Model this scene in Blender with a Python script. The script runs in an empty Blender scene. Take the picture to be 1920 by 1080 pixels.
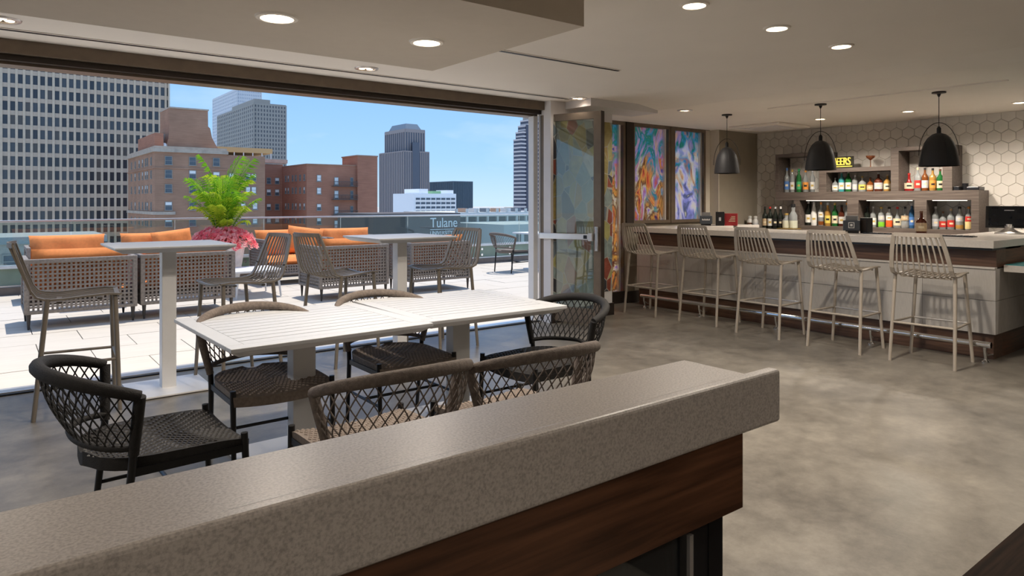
import bpy, math, random
from mathutils import Vector, Matrix
random.seed(7)
PI = math.pi
sc = bpy.context.scene
col = sc.collection

# ------------------------------------------------------------------ camera, world, sun, exposure
cd = bpy.data.cameras.new('camera'); cam = bpy.data.objects.new('camera', cd); col.objects.link(cam)
cd.sensor_width = 36.0; cd.lens = 24.0; cd.shift_y = -162.0/1920.0; cd.clip_end = 6000
cam.location = (0, 0, 1.42)
cam.rotation_euler = (PI/2, 0, math.radians(52.365-90))
sc.camera = cam

vs = sc.view_settings
vs.view_transform = 'Standard'; vs.look = 'None'; vs.gamma = 1.0; vs.use_curve_mapping = False
vs.exposure = 0.48

def world():
    w = bpy.data.worlds.new('sky'); sc.world = w; w.use_nodes = True
    nt = w.node_tree; nt.nodes.clear(); N = nt.nodes.new; L = nt.links.new
    out = N('ShaderNodeOutputWorld'); bg = N('ShaderNodeBackground'); bg.inputs['Strength'].default_value = 0.84
    tc = N('ShaderNodeTexCoord'); sep = N('ShaderNodeSeparateXYZ')
    L(tc.outputs['Generated'], sep.inputs[0])
    cr = N('ShaderNodeValToRGB'); e = cr.color_ramp
    e.elements[0].position = 0.0; e.elements[0].color = (0.54, 0.74, 0.95, 1)
    e.elements[1].position = 1.0; e.elements[1].color = (0.36, 0.53, 0.88, 1)
    k = e.elements.new(0.06); k.color = (0.37, 0.63, 0.96, 1)
    k = e.elements.new(0.22); k.color = (0.22, 0.47, 0.92, 1)
    L(sep.outputs['Z'], cr.inputs[0])
    mp = N('ShaderNodeMapping'); mp.inputs['Scale'].default_value = (3, 3, 9)
    no = N('ShaderNodeTexNoise'); no.inputs['Scale'].default_value = 1.6; no.inputs['Detail'].default_value = 6
    L(tc.outputs['Generated'], mp.inputs[0]); L(mp.outputs[0], no.inputs['Vector'])
    c2 = N('ShaderNodeValToRGB'); c2.color_ramp.elements[0].position = 0.52; c2.color_ramp.elements[1].position = 0.85
    L(no.outputs['Fac'], c2.inputs[0])
    mul = N('ShaderNodeMath'); mul.operation = 'MULTIPLY'; mul.inputs[1].default_value = 0.45
    L(c2.outputs[0], mul.inputs[0])
    mx = N('ShaderNodeMix'); mx.data_type = 'RGBA'; mx.inputs['B'].default_value = (0.85, 0.92, 1.0, 1)
    L(mul.outputs[0], mx.inputs['Factor']); L(cr.outputs[0], mx.inputs['A'])
    L(mx.outputs['Result'], bg.inputs['Color']); L(bg.outputs[0], out.inputs[0])
world()

sd = bpy.data.lights.new('sun', 'SUN'); sd.energy = 3.25; sd.angle = math.radians(0.6); sd.color = (1.0, 0.95, 0.87)
so = bpy.data.objects.new('sun', sd); col.objects.link(so)
so.rotation_euler = Vector((0.20, 0.16, 1.0)).to_track_quat('Z', 'Y').to_euler()
so.location = (5, 9, 30)

DOWN_W = 165.0      # wattage of each ceiling downlight

# ------------------------------------------------------------------ materials
MATS = {}
def M(name, c, rough=.5, metal=0., var=.10, scale=12., stretch=(1, 1, 1), bump=0., bscale=None, c2=None,
      trans=0., ior=1.45, emit=0., coat=0., spec=.5, detail=5, alpha=1.):
    if name in MATS: return MATS[name]
    m = bpy.data.materials.new(name); m.use_nodes = True
    nt = m.node_tree; N = nt.nodes.new; L = nt.links.new
    b = nt.nodes['Principled BSDF']
    b.inputs['Roughness'].default_value = rough; b.inputs['Metallic'].default_value = metal
    b.inputs['IOR'].default_value = ior; b.inputs['Transmission Weight'].default_value = trans
    b.inputs['Coat Weight'].default_value = coat; b.inputs['Specular IOR Level'].default_value = spec
    b.inputs['Alpha'].default_value = alpha
    tc = N('ShaderNodeTexCoord'); mp = N('ShaderNodeMapping'); mp.inputs['Scale'].default_value = stretch
    L(tc.outputs['Object'], mp.inputs[0])
    no = N('ShaderNodeTexNoise'); no.inputs['Scale'].default_value = scale; no.inputs['Detail'].default_value = detail
    L(mp.outputs[0], no.inputs['Vector'])
    cr = N('ShaderNodeValToRGB')
    a = c2 if c2 else tuple(max(0, x*(1-var)) for x in c)
    bb = c if c2 else tuple(min(1, x*(1+var)) for x in c)
    cr.color_ramp.elements[0].position = .3; cr.color_ramp.elements[0].color = (*a, 1)
    cr.color_ramp.elements[1].position = .7; cr.color_ramp.elements[1].color = (*bb, 1)
    L(no.outputs['Fac'], cr.inputs[0]); L(cr.outputs[0], b.inputs['Base Color'])
    if emit:
        b.inputs['Emission Color'].default_value = (*c, 1); b.inputs['Emission Strength'].default_value = emit
    if bump:
        n2 = N('ShaderNodeTexNoise'); n2.inputs['Scale'].default_value = bscale or scale*3; n2.inputs['Detail'].default_value = 4
        L(mp.outputs[0], n2.inputs['Vector'])
        bp = N('ShaderNodeBump'); bp.inputs['Strength'].default_value = bump; bp.inputs['Distance'].default_value = .01
        L(n2.outputs['Fac'], bp.inputs['Height']); L(bp.outputs[0], b.inputs['Normal'])
    MATS[name] = m
    return m

def M_concrete():
    m = M('concrete', (.2, .2, .2), rough=.28)
    nt = m.node_tree; N = nt.nodes.new; L = nt.links.new; b = nt.nodes['Principled BSDF']
    tc = N('ShaderNodeTexCoord')
    n1 = N('ShaderNodeTexNoise'); n1.inputs['Scale'].default_value = .9; n1.inputs['Detail'].default_value = 8; n1.inputs['Roughness'].default_value = .62
    n2 = N('ShaderNodeTexNoise'); n2.inputs['Scale'].default_value = 5; n2.inputs['Detail'].default_value = 12; n2.inputs['Roughness'].default_value = .78
    L(tc.outputs['Object'], n1.inputs['Vector']); L(tc.outputs['Object'], n2.inputs['Vector'])
    mx = N('ShaderNodeMix'); mx.data_type = 'FLOAT'; mx.inputs['Factor'].default_value = .5
    L(n1.outputs['Fac'], mx.inputs['A']); L(n2.outputs['Fac'], mx.inputs['B'])
    cr = N('ShaderNodeValToRGB'); e = cr.color_ramp
    e.elements[0].position = .36; e.elements[0].color = (.085, .076, .064, 1)
    e.elements[1].position = .64; e.elements[1].color = (.29, .265, .222, 1)
    k = e.elements.new(.5); k.color = (.18, .163, .137, 1)
    L(mx.outputs['Result'], cr.inputs[0]); L(cr.outputs[0], b.inputs['Base Color'])
    r2 = N('ShaderNodeMapRange'); r2.inputs['To Min'].default_value = .24; r2.inputs['To Max'].default_value = .46
    L(n2.outputs['Fac'], r2.inputs['Value']); L(r2.outputs[0], b.inputs['Roughness'])
    return m

def M_stone():
    m = M('quartz_stone', (.3, .3, .3), rough=.35)
    nt = m.node_tree; N = nt.nodes.new; L = nt.links.new; b = nt.nodes['Principled BSDF']
    tc = N('ShaderNodeTexCoord')
    n1 = N('ShaderNodeTexNoise'); n1.inputs['Scale'].default_value = 190; n1.inputs['Detail'].default_value = 4
    L(tc.outputs['Object'], n1.inputs['Vector'])
    cr = N('ShaderNodeValToRGB'); e = cr.color_ramp
    e.elements[0].position = .3; e.elements[0].color = (.36, .325, .30, 1)
    e.elements[1].position = .6; e.elements[1].color = (.56, .515, .475, 1)
    L(n1.outputs['Fac'], cr.inputs[0]); L(cr.outputs[0], b.inputs['Base Color'])
    return m

def M_wood(name, ca, cb, axis=0, rough=.4, sc_=5.):
    m = M(name, ca, rough=rough)
    nt = m.node_tree; N = nt.nodes.new; L = nt.links.new; b = nt.nodes['Principled BSDF']
    tc = N('ShaderNodeTexCoord'); mp = N('ShaderNodeMapping')
    s = [9., 9., 9.]; s[axis] = .45; mp.inputs['Scale'].default_value = s
    L(tc.outputs['Object'], mp.inputs[0])
    n1 = N('ShaderNodeTexNoise'); n1.inputs['Scale'].default_value = sc_; n1.inputs['Detail'].default_value = 8; n1.inputs['Distortion'].default_value = .3
    L(mp.outputs[0], n1.inputs['Vector'])
    cr = N('ShaderNodeValToRGB'); e = cr.color_ramp
    e.elements[0].position = .35; e.elements[0].color = (*ca, 1)
    e.elements[1].position = .68; e.elements[1].color = (*cb, 1)
    L(n1.outputs['Fac'], cr.inputs[0]); L(cr.outputs[0], b.inputs['Base Color'])
    return m

def M_brick(name, a, b_, mortar):
    m = M(name, a, rough=.9)
    nt = m.node_tree; N = nt.nodes.new; L = nt.links.new; b = nt.nodes['Principled BSDF']
    tc = N('ShaderNodeTexCoord')
    mp = N('ShaderNodeMapping'); mp.inputs['Rotation'].default_value = (PI/2, 0, 0); L(tc.outputs['Object'], mp.inputs[0])
    n0 = N('ShaderNodeTexNoise'); n0.inputs['Scale'].default_value = .25; n0.inputs['Detail'].default_value = 8; L(tc.outputs['Object'], n0.inputs['Vector'])
    mp2 = N('ShaderNodeMapping'); mp2.inputs['Scale'].default_value = (.2, .2, 3.2); L(tc.outputs['Object'], mp2.inputs[0])
    n1 = N('ShaderNodeTexNoise'); n1.inputs['Scale'].default_value = 2.; n1.inputs['Detail'].default_value = 5; L(mp2.outputs[0], n1.inputs['Vector'])
    mx0 = N('ShaderNodeMix'); mx0.data_type = 'FLOAT'; mx0.inputs['Factor'].default_value = .5
    L(n0.outputs['Fac'], mx0.inputs['A']); L(n1.outputs['Fac'], mx0.inputs['B'])
    cr = N('ShaderNodeValToRGB'); e = cr.color_ramp
    e.elements[0].position = .32; e.elements[0].color = (*b_, 1)
    e.elements[1].position = .62; e.elements[1].color = (*a, 1)
    k = e.elements.new(.8); k.color = (*mortar, 1)
    L(mx0.outputs['Result'], cr.inputs[0]); L(cr.outputs[0], b.inputs['Base Color'])
    return m

def M_glass(name, tint=(.93, .97, .95), haze=.0, hazecol=(.7, .75, .7), refl=1.5):
    """thin architectural glass: tinted straight-through light, fresnel reflection, a little surface haze"""
    if name in MATS: return MATS[name]
    m = bpy.data.materials.new(name); m.use_nodes = True
    nt = m.node_tree; nt.nodes.clear(); N = nt.nodes.new; L = nt.links.new
    out = N('ShaderNodeOutputMaterial'); tr = N('ShaderNodeBsdfTransparent'); tr.inputs[0].default_value = (*tint, 1)
    gl = N('ShaderNodeBsdfGlossy'); gl.inputs['Roughness'].default_value = .02
    fr = N('ShaderNodeFresnel'); fr.inputs['IOR'].default_value = refl
    no = N('ShaderNodeTexNoise'); no.inputs['Scale'].default_value = 4
    mp = N('ShaderNodeMapRange'); mp.inputs['To Min'].default_value = haze*.7; mp.inputs['To Max'].default_value = haze*1.3
    L(no.outputs['Fac'], mp.inputs['Value'])
    df = N('ShaderNodeBsdfDiffuse'); df.inputs[0].default_value = (*hazecol, 1)
    m1 = N('ShaderNodeMixShader'); L(mp.outputs[0], m1.inputs[0]); L(tr.outputs[0], m1.inputs[1]); L(df.outputs[0], m1.inputs[2])
    m2 = N('ShaderNodeMixShader'); L(fr.outputs[0], m2.inputs[0]); L(m1.outputs[0], m2.inputs[1]); L(gl.outputs[0], m2.inputs[2])
    L(m2.outputs[0], out.inputs[0])
    MATS[name] = m; return m

def M_painted_film(name, top, bottom, seed):
    """loose brushy colour print on translucent window film, daylight shines through it"""
    m = bpy.data.materials.new(name); m.use_nodes = True; MATS[name] = m
    nt = m.node_tree; nt.nodes.clear(); N = nt.nodes.new; L = nt.links.new
    out = N('ShaderNodeOutputMaterial'); tc = N('ShaderNodeTexCoord')
    mp = N('ShaderNodeMapping'); mp.inputs['Location'].default_value = (seed*3.1, 0, seed*1.7); mp.inputs['Scale'].default_value = (1.25, 1, .85)
    L(tc.outputs['Object'], mp.inputs[0])
    n0 = N('ShaderNodeTexNoise'); n0.inputs['Scale'].default_value = 2.1; n0.inputs['Detail'].default_value = 9; n0.inputs['Roughness'].default_value = .55; n0.inputs['Distortion'].default_value = 2.0
    L(mp.outputs[0], n0.inputs['Vector'])
    def ramp(cols):
        r = N('ShaderNodeValToRGB'); r.color_ramp.interpolation = 'LINEAR'; e = r.color_ramp
        n = len(cols)
        e.elements[0].position = .33; e.elements[0].color = (*cols[0], 1)
        e.elements[1].position = .67; e.elements[1].color = (*cols[-1], 1)
        for i in range(1, n-1):
            k = e.elements.new(.33+.34*i/(n-1)); k.color = (*cols[i], 1)
        L(n0.outputs['Fac'], r.inputs[0]); return r
    r1 = ramp(top); r2 = ramp(bottom)
    n2 = N('ShaderNodeTexNoise'); n2.inputs['Scale'].default_value = 2.2; n2.inputs['Distortion'].default_value = 1.; L(mp.outputs[0], n2.inputs['Vector'])
    sep = N('ShaderNodeSeparateXYZ'); L(tc.outputs['Object'], sep.inputs[0])
    ad = N('ShaderNodeMath'); ad.operation = 'MULTIPLY_ADD'; ad.inputs[1].default_value = 3.4; L(n2.outputs['Fac'], ad.inputs[0]); L(sep.outputs['Z'], ad.inputs[2])
    mr = N('ShaderNodeMapRange'); mr.inputs['From Min'].default_value = 3.35; mr.inputs['From Max'].default_value = 3.75; L(ad.outputs[0], mr.inputs['Value'])
    mx = N('ShaderNodeMix'); mx.data_type = 'RGBA'; L(mr.outputs[0], mx.inputs['Factor']); L(r2.outputs[0], mx.inputs['A']); L(r1.outputs[0], mx.inputs['B'])
    tl = N('ShaderNodeBsdfTranslucent'); df = N('ShaderNodeBsdfDiffuse'); tp = N('ShaderNodeBsdfTransparent'); gl = N('ShaderNodeBsdfGlossy'); gl.inputs['Roughness'].default_value = .05
    for s in (tl, df, tp): L(mx.outputs['Result'], s.inputs[0])
    a = N('ShaderNodeMixShader'); a.inputs[0].default_value = .25; L(tl.outputs[0], a.inputs[1]); L(df.outputs[0], a.inputs[2])
    b = N('ShaderNodeMixShader'); b.inputs[0].default_value = .06; L(a.outputs[0], b.inputs[1]); L(tp.outputs[0], b.inputs[2])
    c = N('ShaderNodeMixShader'); c.inputs[0].default_value = .05; L(b.outputs[0], c.inputs[1]); L(gl.outputs[0], c.inputs[2])
    L(c.outputs[0], out.inputs[0]); return m

def M_leaf(name, c, c2, scale=9., tw=.5):
    """thin petals and leaves: reflect light and let it shine through"""
    m = bpy.data.materials.new(name); m.use_nodes = True; MATS[name] = m
    nt = m.node_tree; nt.nodes.clear(); N = nt.nodes.new; L = nt.links.new
    out = N('ShaderNodeOutputMaterial'); no = N('ShaderNodeTexNoise'); no.inputs['Scale'].default_value = scale
    tc = N('ShaderNodeTexCoord'); L(tc.outputs['Object'], no.inputs['Vector'])
    cr = N('ShaderNodeValToRGB'); e = cr.color_ramp
    e.elements[0].position = .35; e.elements[0].color = (*c2, 1); e.elements[1].position = .65; e.elements[1].color = (*c, 1)
    L(no.outputs['Fac'], cr.inputs[0])
    df = N('ShaderNodeBsdfDiffuse'); tl = N('ShaderNodeBsdfTranslucent'); L(cr.outputs[0], df.inputs[0]); L(cr.outputs[0], tl.inputs[0])
    mx = N('ShaderNodeMixShader'); mx.inputs[0].default_value = tw; L(df.outputs[0], mx.inputs[1]); L(tl.outputs[0], mx.inputs[2]); L(mx.outputs[0], out.inputs[0])
    return m

def M_collage():
    m = M('collage_print', (.5, .4, .2), rough=.5)
    nt = m.node_tree; N = nt.nodes.new; L = nt.links.new; b = nt.nodes['Principled BSDF']
    tc = N('ShaderNodeTexCoord'); mp = N('ShaderNodeMapping'); mp.inputs['Rotation'].default_value = (0, .5, 0); mp.inputs['Scale'].default_value = (2.1, 0, 1.5)
    L(tc.outputs['Object'], mp.inputs[0])
    v = N('ShaderNodeTexVoronoi'); v.inputs['Scale'].default_value = 3.0; L(mp.outputs[0], v.inputs['Vector'])
    sp = N('ShaderNodeSeparateColor'); L(v.outputs['Color'], sp.inputs[0])
    cr = N('ShaderNodeValToRGB'); cr.color_ramp.interpolation = 'CONSTANT'; e = cr.color_ramp
    cs = [(.42, .40, .16), (.05, .05, .06), (.40, .30, .10), (.25, .32, .31), (.48, .48, .40), (.34, .28, .10), (.15, .19, .22), (.30, .08, .05)]
    e.elements[0].position = 0; e.elements[0].color = (*cs[0], 1)
    e.elements[1].position = 1/8; e.elements[1].color = (*cs[1], 1)
    for i in range(2, 8): k = e.elements.new(i/8); k.color = (*cs[i], 1)
    L(sp.outputs[0], cr.inputs[0])
    ve = N('ShaderNodeTexVoronoi'); ve.feature = 'DISTANCE_TO_EDGE'; ve.inputs['Scale'].default_value = 3.0; L(mp.outputs[0], ve.inputs['Vector'])
    lt = N('ShaderNodeMath'); lt.operation = 'LESS_THAN'; lt.inputs[1].default_value = .018; L(ve.outputs['Distance'], lt.inputs[0])
    n = N('ShaderNodeTexNoise'); n.inputs['Scale'].default_value = 7; n.inputs['Distortion'].default_value = 1.5; L(tc.outputs['Object'], n.inputs['Vector'])
    mx = N('ShaderNodeMix'); mx.data_type = 'RGBA'; mx.blend_type = 'OVERLAY'; mx.inputs['Factor'].default_value = .5
    L(cr.outputs[0], mx.inputs['A']); L(n.outputs['Fac'], mx.inputs['B']); m3 = N('ShaderNodeMix'); m3.data_type = 'RGBA'; m3.inputs['B'].default_value = (.42, .41, .36, 1)
    L(lt.outputs[0], m3.inputs['Factor']); L(mx.outputs['Result'], m3.inputs['A']); L(m3.outputs['Result'], b.inputs['Base Color'])
    return m

# ------------------------------------------------------------------ mesh builder
class MB:
    def __init__(s): s.v = []; s.f = []; s.mi = []; s.cur = 0
    def _add(s, vs_, fs):
        o = len(s.v); s.v += [tuple(p) for p in vs_]
        for f in fs: s.f.append(tuple(i+o for i in f)); s.mi.append(s.cur)
        return s
    def hexa(s, p):    # 8 corners: bottom ring 0-3, top ring 4-7
        return s._add(p, [(3, 2, 1, 0), (4, 5, 6, 7), (0, 1, 5, 4), (1, 2, 6, 5), (2, 3, 7, 6), (3, 0, 4, 7)])
    def box(s, x0, x1, y0, y1, z0, z1):
        return s.hexa([(x0, y0, z0), (x1, y0, z0), (x1, y1, z0), (x0, y1, z0), (x0, y0, z1), (x1, y0, z1), (x1, y1, z1), (x0, y1, z1)])
    def bar(s, p0, p1, w, t, up=(0, 0, 1)):   # rectangular bar between two points, w across, t along 'up'
        p0 = Vector(p0); p1 = Vector(p1); d = (p1-p0).normalized(); u = Vector(up)
        a = d.cross(u); a = a.normalized() if a.length > 1e-6 else Vector((1, 0, 0)); b = a.cross(d).normalized()
        a *= w/2; b *= t/2
        return s.hexa([p0-a-b, p0+a-b, p0+a+b, p0-a+b, p1-a-b, p1+a-b, p1+a+b, p1-a+b])
    def tube(s, pts, r, n=6, closed=False):
        pts = [Vector(p) for p in pts]; m = len(pts)
        rr = r if isinstance(r, (list, tuple)) else [r]*m
        vs_ = []; ref = None
        for i, p in enumerate(pts):
            a = pts[(i-1) % m] if (closed or i > 0) else p
            b = pts[(i+1) % m] if (closed or i < m-1) else p
            t = (b-a).normalized()
            if ref is None:
                ref = Vector((0, 0, 1)) if abs(t.z) < .9 else Vector((1, 0, 0))
            x = t.cross(ref)
            if x.length < 1e-5: x = t.cross(Vector((0, 1, 0)))
            x.normalize(); y = x.cross(t).normalized(); ref = y
            for k in range(n):
                q = 2*PI*k/n
                vs_.append(p+(x*math.cos(q)+y*math.sin(q))*rr[i])
        fs = []
        for i in range(m if closed else m-1):
            j = (i+1) % m
            for k in range(n):
                fs.append((i*n+k, i*n+(k+1) % n, j*n+(k+1) % n, j*n+k))
        if not closed:
            fs.append(tuple(range(n-1, -1, -1))); fs.append(tuple((m-1)*n+k for k in range(n)))
        return s._add(vs_, fs)
    def cyl(s, p0, p1, r0, r1=None, n=12): return s.tube([p0, p1], [r0, r0 if r1 is None else r1], n)
    def lathe(s, prof, n=16, c=(0, 0, 0), ex=1., ey=1.):
        vs_ = []; fs = []; m = len(prof)
        for r, z in prof:
            for k in range(n):
                q = 2*PI*k/n; vs_.append((c[0]+r*ex*math.cos(q), c[1]+r*ey*math.sin(q), c[2]+z))
        for i in range(m-1):
            for k in range(n): fs.append((i*n+k, i*n+(k+1) % n, (i+1)*n+(k+1) % n, (i+1)*n+k))
        if prof[0][0] > 1e-4: fs.append(tuple(range(n-1, -1, -1)))
        if prof[-1][0] > 1e-4: fs.append(tuple((m-1)*n+k for k in range(n)))
        return s._add(vs_, fs)
    def prism(s, poly, f0, f1):  # poly list of 2d points, f0/f1 map (u,v)->xyz for the two faces
        n = len(poly)
        vs_ = [f0(*p) for p in poly]+[f1(*p) for p in poly]
        fs = [tuple(range(n-1, -1, -1)), tuple(range(n, 2*n))]+[(i, (i+1) % n, n+(i+1) % n, n+i) for i in range(n)]
        return s._add(vs_, fs)
    def grid(s, fn, nu, nv):
        vs_ = [fn(i/nu, j/nv) for i in range(nu+1) for j in range(nv+1)]
        fs = [(i*(nv+1)+j, (i+1)*(nv+1)+j, (i+1)*(nv+1)+j+1, i*(nv+1)+j+1) for i in range(nu) for j in range(nv)]
        return s._add(vs_, fs)
    def mesh(s, name, mats, smooth=None):
        me = bpy.data.meshes.new(name); me.from_pydata(s.v, [], s.f)
        if not isinstance(mats, (list, tuple)): mats = [mats]
        for m in mats: me.materials.append(m)
        if len(mats) > 1: me.polygons.foreach_set('material_index', s.mi)
        if smooth:
            me.polygons.foreach_set('use_smooth', [True]*len(me.polygons)); me.set_sharp_from_angle(angle=math.radians(smooth))
        me.validate(); me.update(); return me
    def build(s, name, mats, parent=None, smooth=None, bev=0, seg=2, label=None, loc=None, kind=None):
        o = bpy.data.objects.new(name, s.mesh(name, mats, smooth)); col.objects.link(o)
        if parent: o.parent = parent
        if loc: o.location = loc
        if bev:
            b = o.modifiers.new('bevel', 'BEVEL'); b.width = bev; b.segments = seg; b.limit_method = 'ANGLE'
        if label: o['label'] = label
        if kind: o['kind'] = kind
        return o

def tag(o, label, cat, group=None, kind=None):
    o['label'] = label; o['category'] = cat
    if group: o['group'] = group
    if kind: o['kind'] = kind
    return o
def thing(name, label, cat, loc=(0, 0, 0), rz=0., group=None, kind=None):
    o = bpy.data.objects.new(name, None); o.empty_display_size = .1; col.objects.link(o)
    o.location = loc; o.rotation_euler = (0, 0, rz)
    return tag(o, label, cat, group, kind)
def inst(name, me, parent, loc=(0, 0, 0), rot=(0, 0, 0), scale=None):
    o = bpy.data.objects.new(name, me); col.objects.link(o); o.parent = parent; o.location = loc; o.rotation_euler = rot
    if scale: o.scale = scale
    return o
def dup(root, label, loc, rz, group=None):
    r = root.copy(); col.objects.link(r); r.location = loc; r.rotation_euler = (0, 0, rz); r['label'] = label
    if group: r['group'] = group
    for ch in list(root.children):
        c = ch.copy(); col.objects.link(c); c.parent = r
        for g in list(ch.children):
            d = g.copy(); col.objects.link(d); d.parent = c
    return r
def text_mesh(body, size, ext, mat, name):
    cu = bpy.data.curves.new(name, 'FONT'); cu.body = body; cu.size = size; cu.extrude = ext; cu.align_x = 'LEFT'
    t = bpy.data.objects.new(name, cu); col.objects.link(t)
    dg = bpy.context.evaluated_depsgraph_get(); me = bpy.data.meshes.new_from_object(t.evaluated_get(dg))
    bpy.data.objects.remove(t); bpy.data.curves.remove(cu)
    me.materials.clear(); me.materials.append(mat); me.name = name
    return me

# palette
CONC = M_concrete(); STONE = M_stone()
WALNUT = M_wood('walnut', (.06, .025, .012), (.165, .07, .034), 0)
WALNUT_Y = M_wood('walnut_bar', (.085, .045, .028), (.16, .088, .055), 1)
GREYWOOD = M_wood('grey_brown_laminate', (.085, .066, .055), (.155, .124, .105), 1, .5)
DARKWOOD = M_wood('dark_floor_wood', (.008, .005, .003), (.024, .013, .008), 0, .85)
DARKWOOD.node_tree.nodes['Principled BSDF'].inputs['Specular IOR Level'].default_value = .15
CEIL = M('ceiling_paint', (.87, .82, .75), .85, var=.015, scale=2)
TAUPE = M('taupe_paint', (.30, .26, .20), .85, var=.03)
CREAM = M('cream_paint', (.62, .57, .48), .85, var=.02)
WHITEP = M('white_paint', (.70, .68, .68), .8, var=.02)
BRONZE = M('bronze_metal', (.19, .145, .105), .42, .35, var=.08)
BRONZED = M('dark_bronze_metal', (.045, .034, .027), .4, .4, var=.08)
BLACKM = M('black_metal', (.012, .012, .013), .35, .2, var=.1)
WHITEM = M('white_powder_metal', (.74, .74, .74), .38, var=.02)
WHITEM2 = M('cool_white_tabletop', (.50, .51, .525), .42, var=.03, stretch=(.3, 4, 4))
ALU = M('brushed_aluminium', (.72, .70, .68), .3, .7, var=.05)
CHROME = M('chrome', (.8, .8, .8), .12, 1., var=.03)
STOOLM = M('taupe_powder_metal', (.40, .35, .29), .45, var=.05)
STOOL_SHADED = M('shade_toned_stool_metal', (.19, .165, .135), .45, var=.05)  # same taupe metal as the bar stools, shade put into a darker colour
ROPE_B = M('black_rope', (.010, .009, .0085), .75, var=.3, scale=60, bump=.4, bscale=220)
ROPE_T = M('taupe_rope', (.15, .122, .103), .8, var=.25, scale=60, bump=.4, bscale=220)
WICK = M('grey_brown_wicker', (.235, .205, .18), .7, var=.25, scale=40)
WICKD = M('dark_wicker_leg', (.05, .042, .038), .5)
ORANGE = M('orange_cushion_fabric', (.82, .27, .075), .85, var=.06, scale=30, bump=.12, bscale=8)
PAVER = M('cream_porcelain_paver', (.56, .50, .43), .65, var=.06, scale=3, stretch=(.6, 6, 1))
GRAVEL = M('terrace_bed', (.20, .18, .16), .9)
BASEB = M('dark_baseboard', (.025, .018, .015), .45)
TILE_HEX = M('white_hex_tile', (.64, .61, .56), .32, var=.05, scale=2)
GROUT = M('tile_grout', (.40, .37, .33), .9)
TILE_BAR = M('light_grey_linen_tile', (.50, .475, .44), .4, var=.07, scale=30, stretch=(1, 5, .5))
COUNTER = M('white_quartz', (.62, .58, .53), .22, var=.05, scale=60)
EMIT = M('lamp_glow', (1., .80, .55), emit=9.)
EMITS = M('small_lamp_glow', (1., .74, .5), emit=2.5)
GLASS_R = M_glass('railing_glass', (.86, .92, .90), .022, (.6, .65, .6))
GLASS_D = M_glass('door_glass', (.80, .86, .82), .10, (.55, .62, .56), 1.75)
GLASS_W = M_glass('clear_window_glass', (.86, .90, .88), .06, (.6, .62, .6), 1.6)
GREENGL = M('green_backed_glass', (.20, .27, .21), .12, var=.12, scale=3)
BLACKPL = M('black_plastic', (.015, .015, .017), .3)

def lamp_spot(parent, loc, w, size=1.35, color=(1., .89, .77), name='lamp'):
    l = bpy.data.lights.new(name, 'SPOT'); l.energy = w; l.spot_size = 2.75; l.spot_blend = .8; l.color = color; l.shadow_soft_size = .07
    o = bpy.data.objects.new(name, l); col.objects.link(o); o.parent = parent; o.location = loc
    return o

# ------------------------------------------------------------------ the room
def struct(mb, name, mats, label, cat, **k):
    return tag(mb.build(name, mats, **k), label, cat, kind='structure')
CZ = 2.60     # ceiling of the dining part
BZ = 2.55     # slightly lower ceiling over the bar

f = MB(); f.box(-5.2, 10.4, -4.2, 6.20, -.25, 0); f.box(6.3, 10.4, 6.20, 6.9, -.25, 0)
struct(f, 'floor', CONC, 'polished mottled grey concrete floor of the bar room', 'floor')
f = MB()
fl = struct(MB().box(2.0, 10.4, -4.2, 1.0, .0, .012), 'floor_walnut', DARKWOOD, 'dark wood floor strip in the lower right corner', 'floor')

f = MB()
f.box(-5.2, 6.25, -4.2, 6.75, CZ, CZ+.5)
f.prism([(6.25, CZ), (6.6, BZ), (10.4, BZ), (10.4, CZ+.5), (6.25, CZ+.5)], lambda u, v: (u, -4.2, v), lambda u, v: (u, 6.95, v))
struct(f, 'ceiling', CEIL, 'warm white ceiling stepping slightly down over the bar', 'ceiling')
f = MB().box(-5.2, 2.60, 2.725, 4.33, 2.38, CZ)
struct(f, 'ceiling_bulkhead', M('bulkhead_shaded_taupe_paint', (.60, .535, .45), .85, var=.015), 'lowered ceiling bulkhead with two lit downlights', 'ceiling')  # taupe paint, with the underside's weaker daylight put into a darker tone

struct(MB().box(-5.2, -5.0, -4.2, 6.2, 0, CZ), 'wall_left', WHITEP, 'plain pale side wall out of view', 'wall')
struct(MB().box(-5.2, 10.4, -4.4, -4.2, 0, CZ), 'wall_back', CREAM, 'plain cream wall behind the viewer', 'wall')
# header over the folding-door opening
hd = thing('trim_1', 'dark bronze header track over the wide terrace opening', 'trim', kind='structure')
MB().box(-5.0, 5.22, 6.14, 6.20, 2.50, CZ).build('fascia', BRONZE, hd)
MB().box(-5.0, 5.22, 6.20, 6.27, 2.455, CZ).build('track', BRONZED, hd)
MB().box(-5.0, 5.22, 6.27, 6.45, 2.435, CZ).build('track_channel', BRONZE, hd)
MB().box(-5.2, 6.3, 6.45, 6.75, 2.52, CZ+.2).build('added_sun_overhang', CREAM, hd)  # unseen overhang added to keep the high sun out of the room
# threshold
th = thing('trim_2', 'bright metal sill track along the terrace threshold', 'trim', kind='structure')
MB().box(-5.0, 5.2, 6.20, 6.235, -.1, .012).build('dark_gasket', BLACKM, th)
MB().box(-5.0, 5.2, 6.235, 6.33, -.1, .018).build('sill_plate', ALU, th)
MB().box(-5.0, 5.2, 6.345, 6.40, -.1, .014).build('sill_plate', ALU, th)
# white jamb at the end of the opening
struct(MB().box(5.15, 5.22, 6.26, 6.36, 0, 2.44), 'trim_3', WHITEM, 'white door jamb post between opening and glass door', 'trim', bev=.004)

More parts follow.
